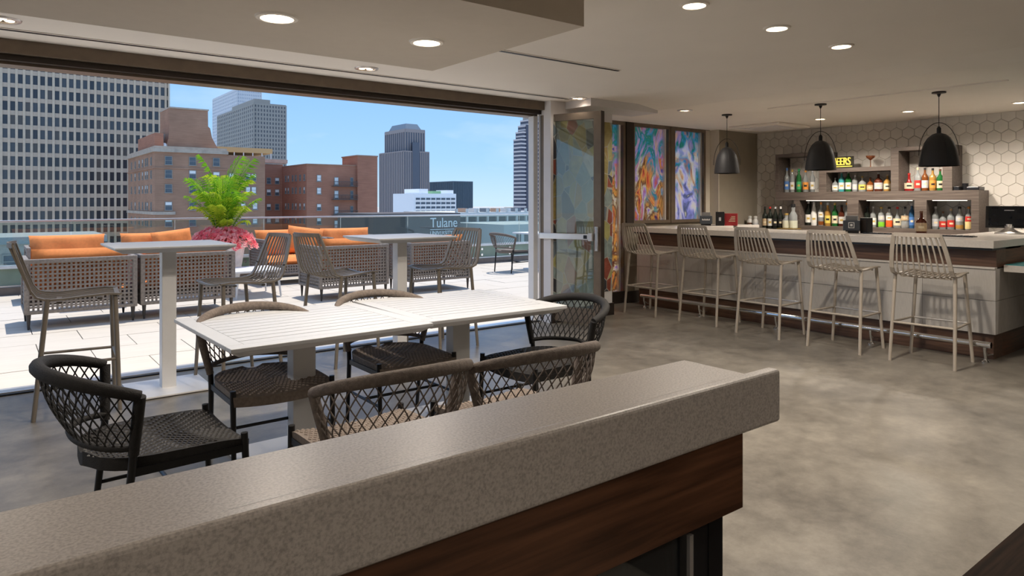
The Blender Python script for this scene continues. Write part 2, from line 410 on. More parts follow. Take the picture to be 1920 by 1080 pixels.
# column with printed collage, beside the door
colm = thing('wall_column', 'white column wrapped in an angular printed collage behind the glass door', 'column', kind='structure')
MB().box(5.22, 6.24, 6.03, 6.25, 0, CZ).build('body', WHITEP, colm)
MB().box(6.12, 6.24, 6.25, 6.9, 0, CZ).build('return', WHITEP, colm)
MB().box(5.26, 6.235, 6.024, 6.03, .30, 2.41).build('collage_panel', M_collage(), colm, label='angular yellow black and orange collage print')
MB().box(5.22, 6.255, 6.01, 6.03, 0, .15).build('baseboard', BASEB, colm)
MB().box(5.45, 6.6, 5.6, 6.03, 2.515, CZ).build('drop_soffit', WHITEP, colm)

# window wall behind the bar's left end
ww = thing('wall_window', 'taupe wall under and around the painted windows', 'wall', kind='structure')
MB().box(7.14, 9.14, 6.70, 6.95, 0, 1.10).build('lower_wall', TAUPE, ww)
MB().box(7.14, 7.42, 6.60, 6.70, 0, 1.06).build('pier', TAUPE, ww)
MB().box(6.24, 7.16, 6.64, 6.70, 0, .16).build('baseboard', BASEB, ww)
MB().box(7.12, 7.44, 6.58, 6.60, 0, .16).build('baseboard', BASEB, ww)
MB().box(9.14, 10.4, 6.52, 6.95, 0, BZ).build('end_wall', TAUPE, ww)  # dark taupe also carries the lack of light on this wall
MB().box(9.0, 9.125, 6.68, 6.95, 0, BZ).build('lit_tone_return', CREAM, ww)  # window light on this jog is put into the paler paint
MB().box(9.125, 9.139, 6.515, 6.95, 0, BZ).build('lit_tone_reveal', CREAM, ww)
teal = [(.25, .15, .45), (.15, .60, .60), (.85, .50, .45), (.20, .60, .85), (.10, .50, .35), (.70, .55, .85), (.98, .75, .50), (.30, .25, .60)]
warm = [(.30, .10, .15), (.90, .28, .18), (1., .72, .28), (.35, .15, .12), (1., .92, .65), (.62, .45, .80), (.92, .30, .20), (.98, .60, .25)]
pale = [(.65, .30, .25), (.98, .70, .48), (1., .95, .80), (.95, .88, .95), (.60, .60, .92), (.30, .34, .45), (1., .92, .70)]
def window(n, x0, x1, z0, z1, label, film):
    w = thing('window_%d' % n, label, 'window', kind='structure')
    F = .045
    MB().box(x0-F, x0, 6.66, 6.76, z0-F, z1+F).build('stile', BRONZE, w)
    MB().box(x1, x1+F, 6.66, 6.76, z0-F, z1+F).build('stile', BRONZE, w)
    MB().box(x0, x1, 6.66, 6.76, z1, z1+F).build('head_rail', BRONZE, w)
    MB().box(x0, x1, 6.66, 6.76, z0-F, z0).build('sill_rail', BRONZE, w)
    MB().box(x0, x1, 6.715, 6.72, z0, z1).build('pane', film, w)
    MB().box(x1-.085, x1-.05, 6.67, 6.71, z0, z1).build('aluminium_strip', ALU, w)
    return w
window(1, 6.30, 7.12, .08, 2.50, 'tall narrow painted glass panel down to the floor beside the door', M_painted_film('film_a', teal, warm, 1.))
window(2, 7.36, 8.10, 1.148, 2.50, 'painted window with orange and blue figures nearest the glass door', M_painted_film('film_b', teal, warm, 2.3))
window(3, 8.25, 8.95, 1.148, 2.50, 'painted window with pale cream figure beside the cream lit-toned return', M_painted_film('film_c', teal, pale, 4.1))
MB().box(7.165, 7.315, 6.64, 6.78, 0, 2.545).build('mullion_post', BRONZED, ww)
MB().box(8.145, 8.205, 6.65, 6.78, 1.1, 2.545).build('mullion_post', BRONZE, ww)
MB().box(6.24, 9.1, 6.66, 6.95, 2.545, CZ).build('head_trim', BRONZED, ww)

# hex-tiled bar wall
hw = thing('wall_bar', 'back bar wall of cream hexagon tiles with fine grey joints', 'wall', kind='structure')
MB().box(10.2, 10.4, -4.2, 6.95, 0, BZ).build('backing', GROUT, hw)
HW = .157; HR = HW/math.sqrt(3); J = .0022
def hexmesh():
    m = MB(); r = HR-J
    pts = [(r*math.sin(k*PI/3), r*math.cos(k*PI/3)) for k in range(6)]
    i = .94
    m._add([(0, a, b) for a, b in pts]+[(-.007, a*i, b*i) for a, b in pts],
           [(k, (k+1) % 6, 6+(k+1) % 6, 6+k) for k in range(6)]+[tuple(range(6, 12))])
    return m.mesh('tile', TILE_HEX)
HM = hexmesh()
def hexcut(zlim, z, y):   # tile trimmed at the ceiling
    m = MB(); r = HR-J
    pts = [(r*math.sin(k*PI/3), min(r*math.cos(k*PI/3), zlim-z)) for k in range(6)]
    m.prism(pts, lambda a, b: (0, a, b), lambda a, b: (-.007, a, b))
    return m.mesh('tile', TILE_HEX)
row = 0; z = 1.02
HC = None
while z-HR < BZ:
    y = 6.52-(HW/2 if row % 2 else 0)
    while y > 2.60:
        if z+HR > BZ:
            if HC is None: HC = hexcut(BZ-.001, z, y)
            inst('tile', HC, hw, (10.2, y, z))
        else:
            inst('tile', HM, hw, (10.2, y, z))
        y -= HW
    row += 1; z += HR*1.5

# ceiling fittings -------------------------------------------------
def downlight(x, y, z, r, label, emit, w, small=False):
    t = thing('downlight', label, 'ceiling light', (x, y, z))
    MB().lathe([(r*.78, -.001), (r*.80, -.012), (r, -.010), (r*1.06, 0.)], 28).build('trim_ring', CEIL if not small else ALU, t, smooth=40)
    if small:
        MB().lathe([(0.0, -.0025), (r*.78, -.0025), (r*.78, -.001)], 20).build('reflector', BRONZE, t)
        for k in range(3):
            q = 2*PI*k/3+.4
            MB().lathe([(0, -.010), (r*.25, -.008), (r*.3, -.002)], 10, (r*.4*math.cos(q), r*.4*math.sin(q), 0)).build('bulb', EMITS, t)
    else:
        MB().lathe([(0.0, -.0065), (r*.77, -.0045), (r*.77, -.001)], 28).build('lens', emit, t)
    if w: lamp_spot(t, (0, 0, -.03), w)
    return t
S2 = 2.38
downlight(1.20, 3.557, S2, .105, 'large lit downlight in the bulkhead, the left one', EMIT, DOWN_W*.40)
downlight(2.096, 3.557, S2, .10, 'large lit downlight in the bulkhead, nearer the bulkhead corner', EMIT, DOWN_W*.40)
downlight(3.36, 2.57, CZ, .085, 'lit downlight at the top edge of the ceiling row of three', EMIT, DOWN_W*.58)
downlight(4.25, 2.57, CZ, .085, 'lit downlight in the middle of the ceiling row of three', EMIT, DOWN_W*.58)
downlight(5.13, 2.57, CZ, .085, 'lit downlight of the ceiling row of three nearest the bar', EMIT, DOWN_W*.58)
downlight(9.10, 3.72, BZ, .075, 'small glowing downlight over the back bar between two pendants', EMIT, DOWN_W*.8)
downlight(9.00, 4.80, BZ, .075, 'small glowing downlight behind the middle pendant cord', EMIT, DOWN_W*.8)
downlight(9.30, 2.62, BZ, .075, 'small glowing downlight at the right picture edge over the monitor', EMIT, DOWN_W*.35)
downlight(5.35, 5.70, CZ, .10, 'shallow accent downlight with tiny bulbs above the glass door', EMITS, 5, True)
downlight(2.67, 5.57, CZ, .10, 'shallow accent downlight with tiny bulbs below the bulkhead corner', EMITS, 55, True)
downlight(.087, 5.51, CZ, .10, 'shallow accent downlight with tiny bulbs at the left picture edge', EMITS, 55, True)
downlight(6.85, 5.38, BZ, .09, 'shallow accent downlight with tiny bulbs above the first bar stool', EMITS, 45, True)
for i, (x, y) in enumerate(((-2.2, 2.57), (-2.2, .3), (.3, -.8), (3.36, .3), (5.13, .3), (7.4, .6), (3.36, -2.2), (6.2, -2.2), (-2.2, -2.2))):  # unseen downlights added to brighten the room
    downlight(x, y, CZ if x < 6.2 else BZ, .085, 'added fill downlight outside the view, '+['far left by the side wall', 'left behind the ledge', 'directly behind the viewer', 'right of the ledge end', 'over the walnut floor strip', 'above the low teal counter', 'at the middle of the back wall', 'at the right of the back wall', 'at the left back corner'][i], EMIT, DOWN_W*(.9 if y > 2 else .22))['group'] = 'added fill downlights behind the viewer'

def slot(x0, x1, y, label):
    t = thing('linear_air_slot', label, 'air vent', (x0, y, CZ))
    MB().box(0, x1-x0, -.013, .013, -.010, -.001).build('dark_slit', BLACKM, t)
    MB().box(0, x1-x0, .013, .030, -.006, -.001).build('flange', CEIL, t)
    MB().box(0, x1-x0, -.030, -.013, -.006, -.001).build('flange', CEIL, t)
slot(-4.9, 5.30, 5.80, 'long thin dark ceiling slot running parallel to the terrace opening')
slot(2.62, 4.50, 4.27, 'short dark ceiling slot running out of the bulkhead side')
t = thing('curtain_track', 'thin pale ceiling track running above the bar counter', 'track', (7.5, 2.2, BZ))
MB().box(-.012, .012, 0, 2.45, -.012, 0).build('rail', CEIL, t)
t = thing('ceiling_cassette', 'square white ceiling air panel in the corner above the bar', 'air panel', (9.3, 5.75, BZ))
MB().box(-.42, .42, -.42, .42, -.03, 0).build('frame', CEIL, t, bev=.01)
MB().box(-.30, .30, -.30, .30, -.036, -.03).build('grille', WHITEP, t)

# ------------------------------------------------------------------ glass door standing open
dr = thing('door_1', 'open bronze framed glass door with a white push bar', 'door', (5.235, 6.20, 0), math.radians(-71), kind='structure')
DW = .79
def dbox(n, x0, x1, z0, z1, m=BRONZE, y0=-.028, y1=.028, **k): return MB().box(x0, x1, y0, y1, z0, z1).build(n, m, dr, **k)
dbox('hinge_stile', 0, .055, .03, 2.44); dbox('latch_stile', DW-.10, DW-.003, .03, 2.44)
dbox('top_rail', .055, DW-.10, 2.36, 2.44); dbox('bottom_rail', .055, DW-.10, .03, .20)
dbox('edge_strip', DW-.003, DW+.002, .03, 2.44, BRONZED, -.04, .04)
dbox('hinge_gasket', -.014, 0, .03, 2.44, BLACKM, -.02, .02)
dbox('pane', .055, DW-.10, .20, 2.36, GLASS_D, -.005, .005)
pb = dbox('push_bar', .0, DW-.085, .985, 1.055, ALU, -.085, -.05, bev=.008)
MB().box(.0, .05, -.055, -.028, .99, 1.05).build('mount', ALU, pb)
MB().box(DW-.14, DW-.085, -.095, -.028, .975, 1.065).build('latch_housing', ALU, pb, bev=.006)
MB().box(DW-.20, DW-.155, -.0865, -.085, 1.0, 1.04).build('label_plate', BLACKPL, pb)
dh = dbox('door_handle', DW-.075, DW-.03, .86, 1.14, CHROME, -.06, -.045, bev=.012)
MB().box(DW-.07, DW-.035, -.05, -.028, .93, 1.07).build('backplate', BRONZED, dh)

# ------------------------------------------------------------------ foreground ledge
lg = thing('ledge', 'foreground partition ledge with speckled stone top and walnut panel', 'partition', (0, 0, 0))
MB().box(-2.2, 1.655, 1.088, 1.303, .915, .947).build('stone_top', STONE, lg, bev=.004)
MB().box(-2.2, 1.757, 1.050, 1.090, .807, .953).build('stone_apron', STONE, lg, bev=.010, seg=3)
MB().box(-2.2, 1.655, 1.26, 1.303, .807, .915).build('stone_back_apron', STONE, lg)
MB().box(-2.2, 1.593, 1.062, 1.26, .608, .810).build('walnut_panel', WALNUT, lg)
for x0, x1 in ((1.478, 1.537), (.1, .155), (-1.2, -1.145)):
    MB().box(x0, x1, 1.085, 1.235, 0, .608).build('post', BLACKM, lg)
MB().box(1.392, 1.406, 1.078, 1.09, .05, .585).build('glazing_bead', ALU, lg)
MB().box(1.406, 1.478, 1.088, 1.12, 0, .608).build('frame', BLACKPL, lg)
MB().box(1.366, 1.392, 1.088, 1.11, .04, .60).build('frame', BLACKM, lg)
MB().box(-2.2, 1.366, 1.096, 1.104, .06, .60).build('pane', GLASS_W, lg)
MB().box(-2.2, 1.478, 1.085, 1.13, 0, .06).build('bottom_rail', BLACKM, lg)
MB().box(-2.2, 1.366, 1.088, 1.11, .592, .608).build('top_bead', BLACKM, lg)

# ------------------------------------------------------------------ bar
bar = thing('bar_counter', 'long bar counter with white quartz top and linen tile front', 'bar', (7.13, 2.2, 0))
def bb(n, x0, x1, y0, y1, z0, z1, m, **k): return MB().box(x0-7.13, x1-7.13, y0-2.2, y1-2.2, z0, z1).build(n, m, bar, **k)
bb('countertop', 7.03, 7.85, 2.17, 6.42, 1.005, 1.073, COUNTER, bev=.004)
bb('countertop_return', 7.85, 10.19, 2.17, 2.85, 1.005, 1.073, COUNTER, bev=.004)
bb('countertop_end', 7.85, 9.2, 5.85, 6.42, 1.005, 1.073, COUNTER, bev=.004)
bb('sub_trim', 7.05, 7.80, 2.19, 6.40, .985, 1.005, BLACKPL)
bb('apron', 7.16, 7.40, 2.19, 6.42, .83, .985, WALNUT_Y)
bb('apron_return', 7.40, 10.19, 2.19, 2.40, .60, 1.005, WALNUT)
bb('core', 7.16, 7.40, 2.225, 6.42, .23, .83, GROUT)
bb('core_return', 7.40, 10.19, 2.225, 2.45, .20, .60, GROUT)
bb('ledge_strip', 7.115, 7.17, 2.188, 6.42, .815, .832, COUNTER)
bb('toe_kick', 7.175, 7.40, 2.215, 6.42, 0, .23, WALNUT_Y)
bb('toe_kick_return', 7.40, 10.19, 2.215, 2.45, 0, .23, WALNUT)
for r_, (z0, z1) in enumerate(((.23, .528), (.532, .815))):
    y = 2.188
    n = 0
    while y < 6.42:
        y2 = min(y+.60, 6.42)
        bb('tile', 7.13, 7.16, y, y2-.0025, z0, z1, TILE_BAR); y = y2
    x = 7.1625
    while x < 10.19:
        x2 = min(x+.30, 10.19)
        bb('tile', x, x2-.0025, 2.188, 2.224, z0, z1, TILE_BAR); x = x2
fr = thing('foot_rail', 'polished metal foot rail along the bar base', 'rail', (6.97, 2.2, 0))
MB().cyl((0, .02, .16), (0, 4.0, .16), .024, n=14).build('tube', CHROME, fr, smooth=50)
MB().cyl((0, -.03, .16), (0, .10, .16), .028, n=14).build('end_cap', CHROME, fr, smooth=50)
for y in (.02, 1.0, 2.03, 3.06, 3.95):
    b = MB(); b.tube([(0, y, .145), (0, y, .10), (.02, y, .04), (.02, y, .012)], [.016, .012, .012, .014], 8)
    b.tube([(0, y, .10), (.06, y, .06), (.19, y, .05)], .009, 8)
    b.lathe([(.038, 0), (.038, .008), (.018, .02), (.012, .03)], 14, (.02, y, 0))
    b.build('bracket', CHROME, fr, smooth=50)

lowc = thing('low_counter', 'teal topped low counter section at the right end of the bar', 'counter', (7.25, 2.16, 0))
MB().box(0, .9, -1.1, -.0, .79, .85).build('slab', COUNTER, lowc)
MB().box(.01, .89, -1.09, -.01, .85, .856).build('teal_top', M('teal_laminate', (.02, .24, .26), .25), lowc, label='teal top surface')
MB().box(.25, .65, -.9, -.2, 0, .79).build('pedestal', DARKWOOD, lowc)

# back bar
bk = thing('back_counter', 'dark back bar counter below the bottle shelves', 'counter', (9.6, 2.9, 0))
MB().box(0, .585, 0, 3.6, .97, 1.0).build('worktop', GREYWOOD, bk)
MB().box(.04, .585, 0, 3.6, 0, .97).build('cabinet_body', WALNUT_Y, bk)

sh = thing('bottle_shelf', 'stepped grey brown cubby shelf for liquor bottles on the tiled wall', 'shelf', (9.85, 3.2, 0))
def sb(n, y0, y1, z0, z1): return MB().box(0, .34, y0-3.2, y1-3.2, z0, z1).build(n, GREYWOOD, sh)
T = .055
sb('bottom_board', 3.2, 5.67, 1.0, 1.055); sb('middle_board', 3.2, 5.98, 1.44, 1.565)
for y0, y1 in ((3.2, 3.285), (3.80, 3.95), (4.69, 4.85), (5.58, 5.67)): sb('divider', y0, y1, 1.055, 1.44)
sb('upright', 5.93, 5.98, 1.565, 2.11); sb('upright', 5.16, 5.27, 1.565, 2.11); sb('top_board', 5.16, 5.98, 2.11, 2.16)
sb('top_board', 4.25, 5.16, 1.85, 1.91)
sb('upright', 4.15, 4.25, 1.565, 2.11); sb('upright', 3.50, 3.61, 1.565, 2.11); sb('top_board', 3.50, 4.25, 2.11, 2.16)
for y0, y1 in ((3.35, 3.75), (4.0, 4.6), (4.9, 5.5)):
    MB().box(.05, .07, y0-3.2, y1-3.2, 1.430, 1.439).build('light_bar', M('led_strip', (1., .93, .82), emit=1.2), sh)

# ------------------------------------------------------------------ terrace
tf = thing('floor_terrace', 'sunlit terrace floor of pale cream pavers', 'floor', kind='structure')
MB().box(-6, 14, 6.42, 13.2, -.30, -.03).build('bed', GRAVEL, tf)
PX, PY = .80, .62
pm = [MB().box(0, PX-.008, 0, PY-.008, -.04, 0).mesh('paver', PAVER)]
nx = 0
for j in range(11):
    for i in range(24):
        x = -5.2+i*PX+(PX/2 if j % 2 else 0); y = 6.43+j*PY
        inst('paver', pm[0], tf, (x, y, random.uniform(-.0015, .0015)))

rl = thing('glass_railing', 'frameless glass terrace railing with slim metal top rail', 'railing', (-5, 12.9, 0))
X0, X1 = -5., 14.
L_ = X1-X0
MB().box(0, L_, -.10, .14, -.03, .12).build('kerb', M('brown_kerb', (.16, .13, .11), .7), rl)
MB().box(0, L_, -.02, .0, .14, .40).build('fascia_glass', GREENGL, rl)
MB().box(0, L_, -.06, .10, .40, .445).build('cap_rail', M('white_cap_stone', (.72, .72, .70), .5), rl)
MB().box(0, L_, -.05, .0, .12, .145).build('lower_trim', ALU, rl)
PW = 1.52
n = int(L_/PW)
for i in range(n+1):
    a, b = i*PW+.006, min((i+1)*PW, L_)-.006
    if b-a > .1: MB().box(a, b, .03, .045, .40, 1.10).build('glass_panel', GLASS_R, rl)
MB().box(0, L_, .012, .062, 1.10, 1.135).build('top_rail', ALU, rl, bev=.006)
bolt = MB(); bolt.cyl((0, 0, 0), (0, -.045, 0), .028, n=12); BOLT = bolt.mesh('bolt', CHROME, 50)
for i in range(n+1):
    for dx in (.35, 1.15):
        for z in (.20, .33):
            x = i*PW+dx
            if x < L_: inst('bolt', BOLT, rl, (x, -.02, z))

# ------------------------------------------------------------------ slatted counter stool (faces +X)
PROF = [(.245, .785), (.18, .792), (.05, .785), (-.08, .775), (-.17, .775), (-.225, .795), (-.255, .84), (-.275, .90), (-.305, .99), (-.33, 1.07), (-.35, 1.135)]
HWID = [.205, .215, .222, .228, .232, .234, .232, .226, .212, .196, .178]
def prof_pt(i, u):     # u in -1..1 across
    x, z = PROF[i]; w = HWID[i]
    back = max(0, (i-3))/7.
    return (x-.035*back*(1-u*u), u*w, z-(.02*(1-u*u) if i < 6 else 0))
def make_stool(label, mat, group):
    t = thing('slatted_stool', label, 'stool', group=group)
    for s in (-1, 1):
        m = MB(); pts = [prof_pt(i, s) for i in range(len(PROF))]
        for a, b in zip(pts[:-1], pts[1:]):
            d = Vector(b)-Vector(a); e = d.normalized()*.004
            m.bar(Vector(a)-e, Vector(b)+e, .034, .012, up=(d.z, 0, -d.x))
        m.build('side_frame', mat, t)
    for i in (0, len(PROF)-1):
        m = MB(); us = [-1+2*k/8 for k in range(9)]
        for a, b in zip(us[:-1], us[1:]):
            pa, pb_ = prof_pt(i, a), prof_pt(i, b)
            m.bar(pa, pb_, .012 if i else .03, .034 if i else .012)
        m.build('top_band' if i else 'front_band', mat, t)
    for k in range(9):
        u = -1+2*(k+1)/10.
        m = MB(); pts = [prof_pt(i, u) for i in range(len(PROF))]
        for a, b in zip(pts[:-1], pts[1:]):
            d = Vector(b)-Vector(a)
            m.bar(a, b, .013, .008, up=(d.z, 0, -d.x))
        m.build('slat', mat, t)
    MB().bar((-.10, -.21, .752), (-.10, .21, .752), .03, .012).build('under_brace', mat, t)
    MB().bar((.13, -.20, .762), (.13, .20, .762), .03, .012).build('under_brace', mat, t)
    F = [(.245, .25), (.245, -.25), (-.24, .255), (-.24, -.255)]
    Tp = [(.22, .195), (.22, -.195), (-.165, .235), (-.165, -.235)]
    def legpt(k, z):
        q = 1-z/.785
        return (Tp[k][0]+(F[k][0]-Tp[k][0])*q, Tp[k][1]+(F[k][1]-Tp[k][1])*q, z)
    for k in range(4):
        m = MB(); m.tube([legpt(k, 0), legpt(k, .40), legpt(k, .785)], [.0145, .0155, .016], 8); m.build('leg', mat, t, smooth=50)
    for a, b, z in ((0, 1, .345), (2, 3, .345), (0, 2, .345), (1, 3, .345)):
        m = MB(); m.cyl(legpt(a, z), legpt(b, z), .010, n=8); m.build('foot_rest' if (a, b) == (0, 1) else 'stretcher', ALU if (a, b) == (0, 1) and mat is STOOLM else mat, t, smooth=50)
    return t
G1 = 'stools along the bar'
s0 = make_stool('taupe slatted bar stool beside the painted glass panel, first from the door', STOOLM, G1)
s0.location = (6.73, 5.80, 0)
dup(s0, 'taupe slatted bar stool, second from the glass door', (6.78, 4.97, 0), math.radians(2))
dup(s0, 'taupe slatted bar stool, middle one of the five at the bar', (6.68, 4.12, 0), math.radians(-1))
dup(s0, 'taupe slatted bar stool, fourth from the glass door', (6.64, 3.29, 0), 0)
dup(s0, 'taupe slatted bar stool nearest the right end of the bar', (6.655, 2.53, 0), math.radians(3))
G2 = 'stools at the white high tables'
h0 = make_stool('shade-darkened taupe slatted stool left of the first high table, near the left picture edge', STOOL_SHADED, G2)
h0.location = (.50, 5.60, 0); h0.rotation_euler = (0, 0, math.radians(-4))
dup(h0, 'shade-darkened taupe slatted stool right of the first high table, turned towards it', (1.63, 5.74, 0), math.radians(190))
dup(h0, 'shade-darkened taupe slatted stool left of the second high table, seen from behind', (2.52, 5.80, 0), math.radians(14))
dup(h0, 'shade-darkened taupe slatted stool right of the second high table', (3.57, 5.76, 0), math.radians(190))

# ------------------------------------------------------------------ white tables
def high_table(label, x, y, basemat, w=.80, d=.76):
    t = thing('high_table', label, 'table', (x, y, 0), group='white high tables in the opening')
    m = MB(); z1 = 1.10
    for (a, b_, zz) in ((0, 0, 0),): pass
    o = .055
    m.hexa([(-w/2+o, -d/2+o, z1-.045), (w/2-o, -d/2+o, z1-.045), (w/2-o, d/2-o, z1-.045), (-w/2+o, d/2-o, z1-.045),
            (-w/2, -d/2, z1-.014), (w/2, -d/2, z1-.014), (w/2, d/2, z1-.014), (-w/2, d/2, z1-.014)])
    m.box(-w/2, w/2, -d/2, d/2, z1-.014, z1)
    m.build('tabletop', WHITEM2, t, bev=.003)
    MB().box(-.05, .05, -.05, .05, .012, z1-.045).build('post', WHITEM, t, bev=.005)
    MB().box(-.27, .27, -.27, .27, .006, .018).build('base_plate', basemat, t, bev=.002)
    for sx in (-1, 1):
        for sy in (-1, 1): MB().cyl((sx*.24, sy*.24, 0), (sx*.24, sy*.24, .006), .018).build('glide', BLACKPL, t)
    return t
high_table('white square high table with a white base plate, between two stools on the left', 1.10, 5.72, WHITEM)
high_table('white square high table behind the dining tables, further right, with a black base', 3.07, 5.70, BLACKM)

def dining_table(label, x0, x1, y0, y1, rz, legmat):
    w, d = x1-x0, y1-y0
    t = thing('dining_table', label, 'table', ((x0+x1)/2, (y0+y1)/2, 0), rz, group='white slatted dining tables')
    z1 = .75; B = .085
    m = MB(); o = .05
    m.hexa([(-w/2+o, -d/2+o, z1-.05), (w/2-o, -d/2+o, z1-.05), (w/2-o, d/2-o, z1-.05), (-w/2+o, d/2-o, z1-.05),
            (-w/2, -d/2, z1-.02), (w/2, -d/2, z1-.02), (w/2, d/2, z1-.02), (-w/2, d/2, z1-.02)])
    m.build('under_frame', WHITEM, t)
    MB().box(-w/2, w/2, -d/2, -d/2+B, z1-.02, z1).build('edge_board', WHITEM2, t, bev=.003)
    MB().box(-w/2, w/2, d/2-B, d/2, z1-.02, z1).build('edge_board', WHITEM2, t, bev=.003)
    MB().box(-w/2, -w/2+B, -d/2+B+.001, d/2-B-.001, z1-.02, z1).build('edge_board', WHITEM2, t, bev=.003)
    MB().box(w/2-B, w/2, -d/2+B+.001, d/2-B-.001, z1-.02, z1).build('edge_board', WHITEM2, t, bev=.003)
    n = 10; p = (d-2*B)/n
    sm = MB().box(-w/2+B+.0015, w/2-B-.0015, 0.0035, p-.0035, z1-.02, z1-.001).mesh('slat', WHITEM2)
    for k in range(n): inst('slat', sm, t, (0, -d/2+B+k*p, 0))
    MB().box(-.065, .065, -.045, .045, .02, z1-.05).build('post', WHITEM, t, bev=.004)
    MB().box(-.32, .32, -.30, .30, .0, .02).build('base_plate', WHITEM, t, bev=.003)
    return t
dining_table('white slatted dining table on the left, end chair is black', .865, 1.945, 3.235, 4.28, math.radians(1.5), WHITEM)
dining_table('white slatted dining table on the right, pushed against the other', 1.955, 2.985, 3.285, 4.29, math.radians(-1), WHITEM)

# ------------------------------------------------------------------ woven rope chairs (face +X)
def rail_pt(u):        # u -1..1 round the back; top rail
    q = u*PI/2
    a = abs(u)
    x = -.42+.28*(1-math.cos(q))**1.0
    y = .325*math.sin(q) if a < 1 else .325*u
    z = .785-.085*(a**2)
    return Vector((x, y, z))
def low_pt(u):
    q = u*PI/2
    return Vector((-.315+.165*(1-math.cos(q)), .265*math.sin(q), .515-.02*abs(u)))
def make_chair(label, rope, group):
    t = thing('rope_chair', label, 'chair', group=group)
    # seat shell
    def hw_(x): return .265 if x > -.05 else math.sqrt(max(.0001, 1-((x+.05)/.235)**2))**.75*.265
    def top(u, v):
        x = -.283+.563*u; w = hw_(x); y = (2*v-1)*w
        z = .445-.018*(1-(2*v-1)**2)-.012*max(0, (u-.8)/.2)**2+.012*(1-u)
        return (x, y, z)
    def bot(u, v):
        x, y, z = top(u, v); return (x, y*.985, z-.05)
    m = MB(); m.grid(top, 14, 10); m.grid(lambda u, v: bot(u, 1-v), 14, 10)
    m.grid(lambda u, v: [top(u, 0), bot(u, 0)][int(round(v))], 14, 1); m.grid(lambda u, v: [bot(u, 1), top(u, 1)][int(round(v))], 14, 1)
    m.grid(lambda u, v: [top(1, u), bot(1, u)][int(round(v))], 10, 1); m.grid(lambda u, v: [bot(0, u), top(0, u)][int(round(v))], 10, 1)
    seat = m.build('seat', rope if rope is ROPE_B else M('lit_taupe_seat_rope', (.17, .138, .115), .8, var=.2, scale=60), t, smooth=60)  # taupe seat made paler than the rails: terrace light put into the colour
    m = MB(); L2 = math.sqrt(.5)
    for sgn in (-1, 1):
        for ia in range(-26, 27):
            for ib in range(-18, 19):
                al, be = (ia+(.5 if ib % 2 else 0))*.0215, ib*.029
                x = (al-sgn*be)*L2; y = (sgn*al+be)*L2
                if (x*y > 0) != (sgn > 0): continue
                u = (x+.283)/.563
                if not (.03 < u < .97): continue
                w = hw_(x)
                if abs(y) > w-.014: continue
                z = top(u, (y/w+1)/2)[2]
                dx, dy = .0088*L2, .0088*L2*sgn; ax, ay = -dy*.85*sgn, dx*.85*sgn
                ax, ay = -dy*.8, dx*.8
                m._add([(x-dx-ax, y-dy-ay, z), (x+dx-ax, y+dy-ay, z), (x+dx+ax, y+dy+ay, z), (x-dx+ax, y-dy+ay, z),
                        (x-dx*.6-ax*.5, y-dy*.6-ay*.5, z+.0055), (x+dx*.6-ax*.5, y+dy*.6-ay*.5, z+.0055), (x+dx*.6+ax*.5, y+dy*.6+ay*.5, z+.0055), (x-dx*.6+ax*.5, y-dy*.6+ay*.5, z+.0055)],
                       [(0, 1, 5, 4), (1, 2, 6, 5), (2, 3, 7, 6), (3, 0, 4, 7), (4, 5, 6, 7)])
    m.build('weave', M('black_strand', (.04, .037, .035), .38) if rope is ROPE_B else M('lit_taupe_strand', (.27, .22, .185), .6), seat, kind='stuff')  # strands paler than the rope: highlights and terrace light put into the colour
    # rails
    N = 28
    us = [-1+2*k/N for k in range(N+1)]
    m = MB(); m.tube([rail_pt(u) for u in us], [.021+.006*(1-u*u) for u in us], 10); m.build('top_rail', rope, t, smooth=60)
    m = MB(); m.tube([low_pt(u) for u in us], .013, 8); m.build('lower_rail', rope, t, smooth=60)
    for s in (-1, 1):
        a, b = rail_pt(s), Vector((-.15, s*.268, .47))
        m = MB(); m.tube([a, a.lerp(b, .5), b], [.021, .021, .019], 10); m.build('wrapped_post', rope, t, smooth=60)
        m = MB(); m.tube([b+Vector((0, 0, .03)), (-.155, s*.262, .40), (-.20, s*.255, 0)], [.015, .015, .012], 8); m.build('leg', BLACKM, t, smooth=60)
        m = MB(); m.tube([(.262, s*.262, .462), (.265, s*.262, .40), (.285, s*.262, 0)], [.015, .015, .012], 8); m.build('leg', BLACKM, t, smooth=60)
        m = MB(); m.cyl((-.178, s*.258, .21), (.275, s*.262, .21), .009, n=8); m.build('stretcher', BLACKM, t, smooth=60)
        m = MB(); m.bar((-.15, s*.258, .40), (.265, s*.258, .40), .02, .03); m.build('side_rail', BLACKM, t)
    m = MB(); m.cyl((.06, -.26, .21), (.06, .26, .21), .009, n=8); m.build('stretcher', BLACKM, t, smooth=60)
    # diagonal net between the rails
    m = MB(); K = 21; span = .34
    for sgn in (-1, 1):
        for k in range(-6, K+7):
            u0 = -1+2*k/K
            pts = []
            for q in range(8):
                v = q/7.; u = u0+sgn*span*(v-.5)
                if -1 <= u <= 1:
                    a, b = low_pt(u), rail_pt(u)
                    p = a.lerp(b, v); bow = Vector((-.02*math.sin(PI*v)*math.cos(u*PI/2), .02*math.sin(PI*v)*math.sin(u*PI/2), 0))
                    pts.append(p+bow)
            if len(pts) > 1: m.tube(pts, .0032, 4)
    m.build('rope_net', rope, t, kind='stuff')
    return t
GC = 'woven rope chairs around the dining tables'
cb_ = make_chair('black woven rope chair at the left end of the dining tables, nearest the viewer', ROPE_B, GC)
cb_.location = (.575, 3.17, 0); cb_.rotation_euler = (0, 0, math.radians(3))
dup(cb_, 'black woven rope chair at the right end of the dining tables', (2.75, 3.27, 0), math.radians(180))
ct = make_chair('taupe rope chair on the far side of the left dining table', ROPE_T, GC)
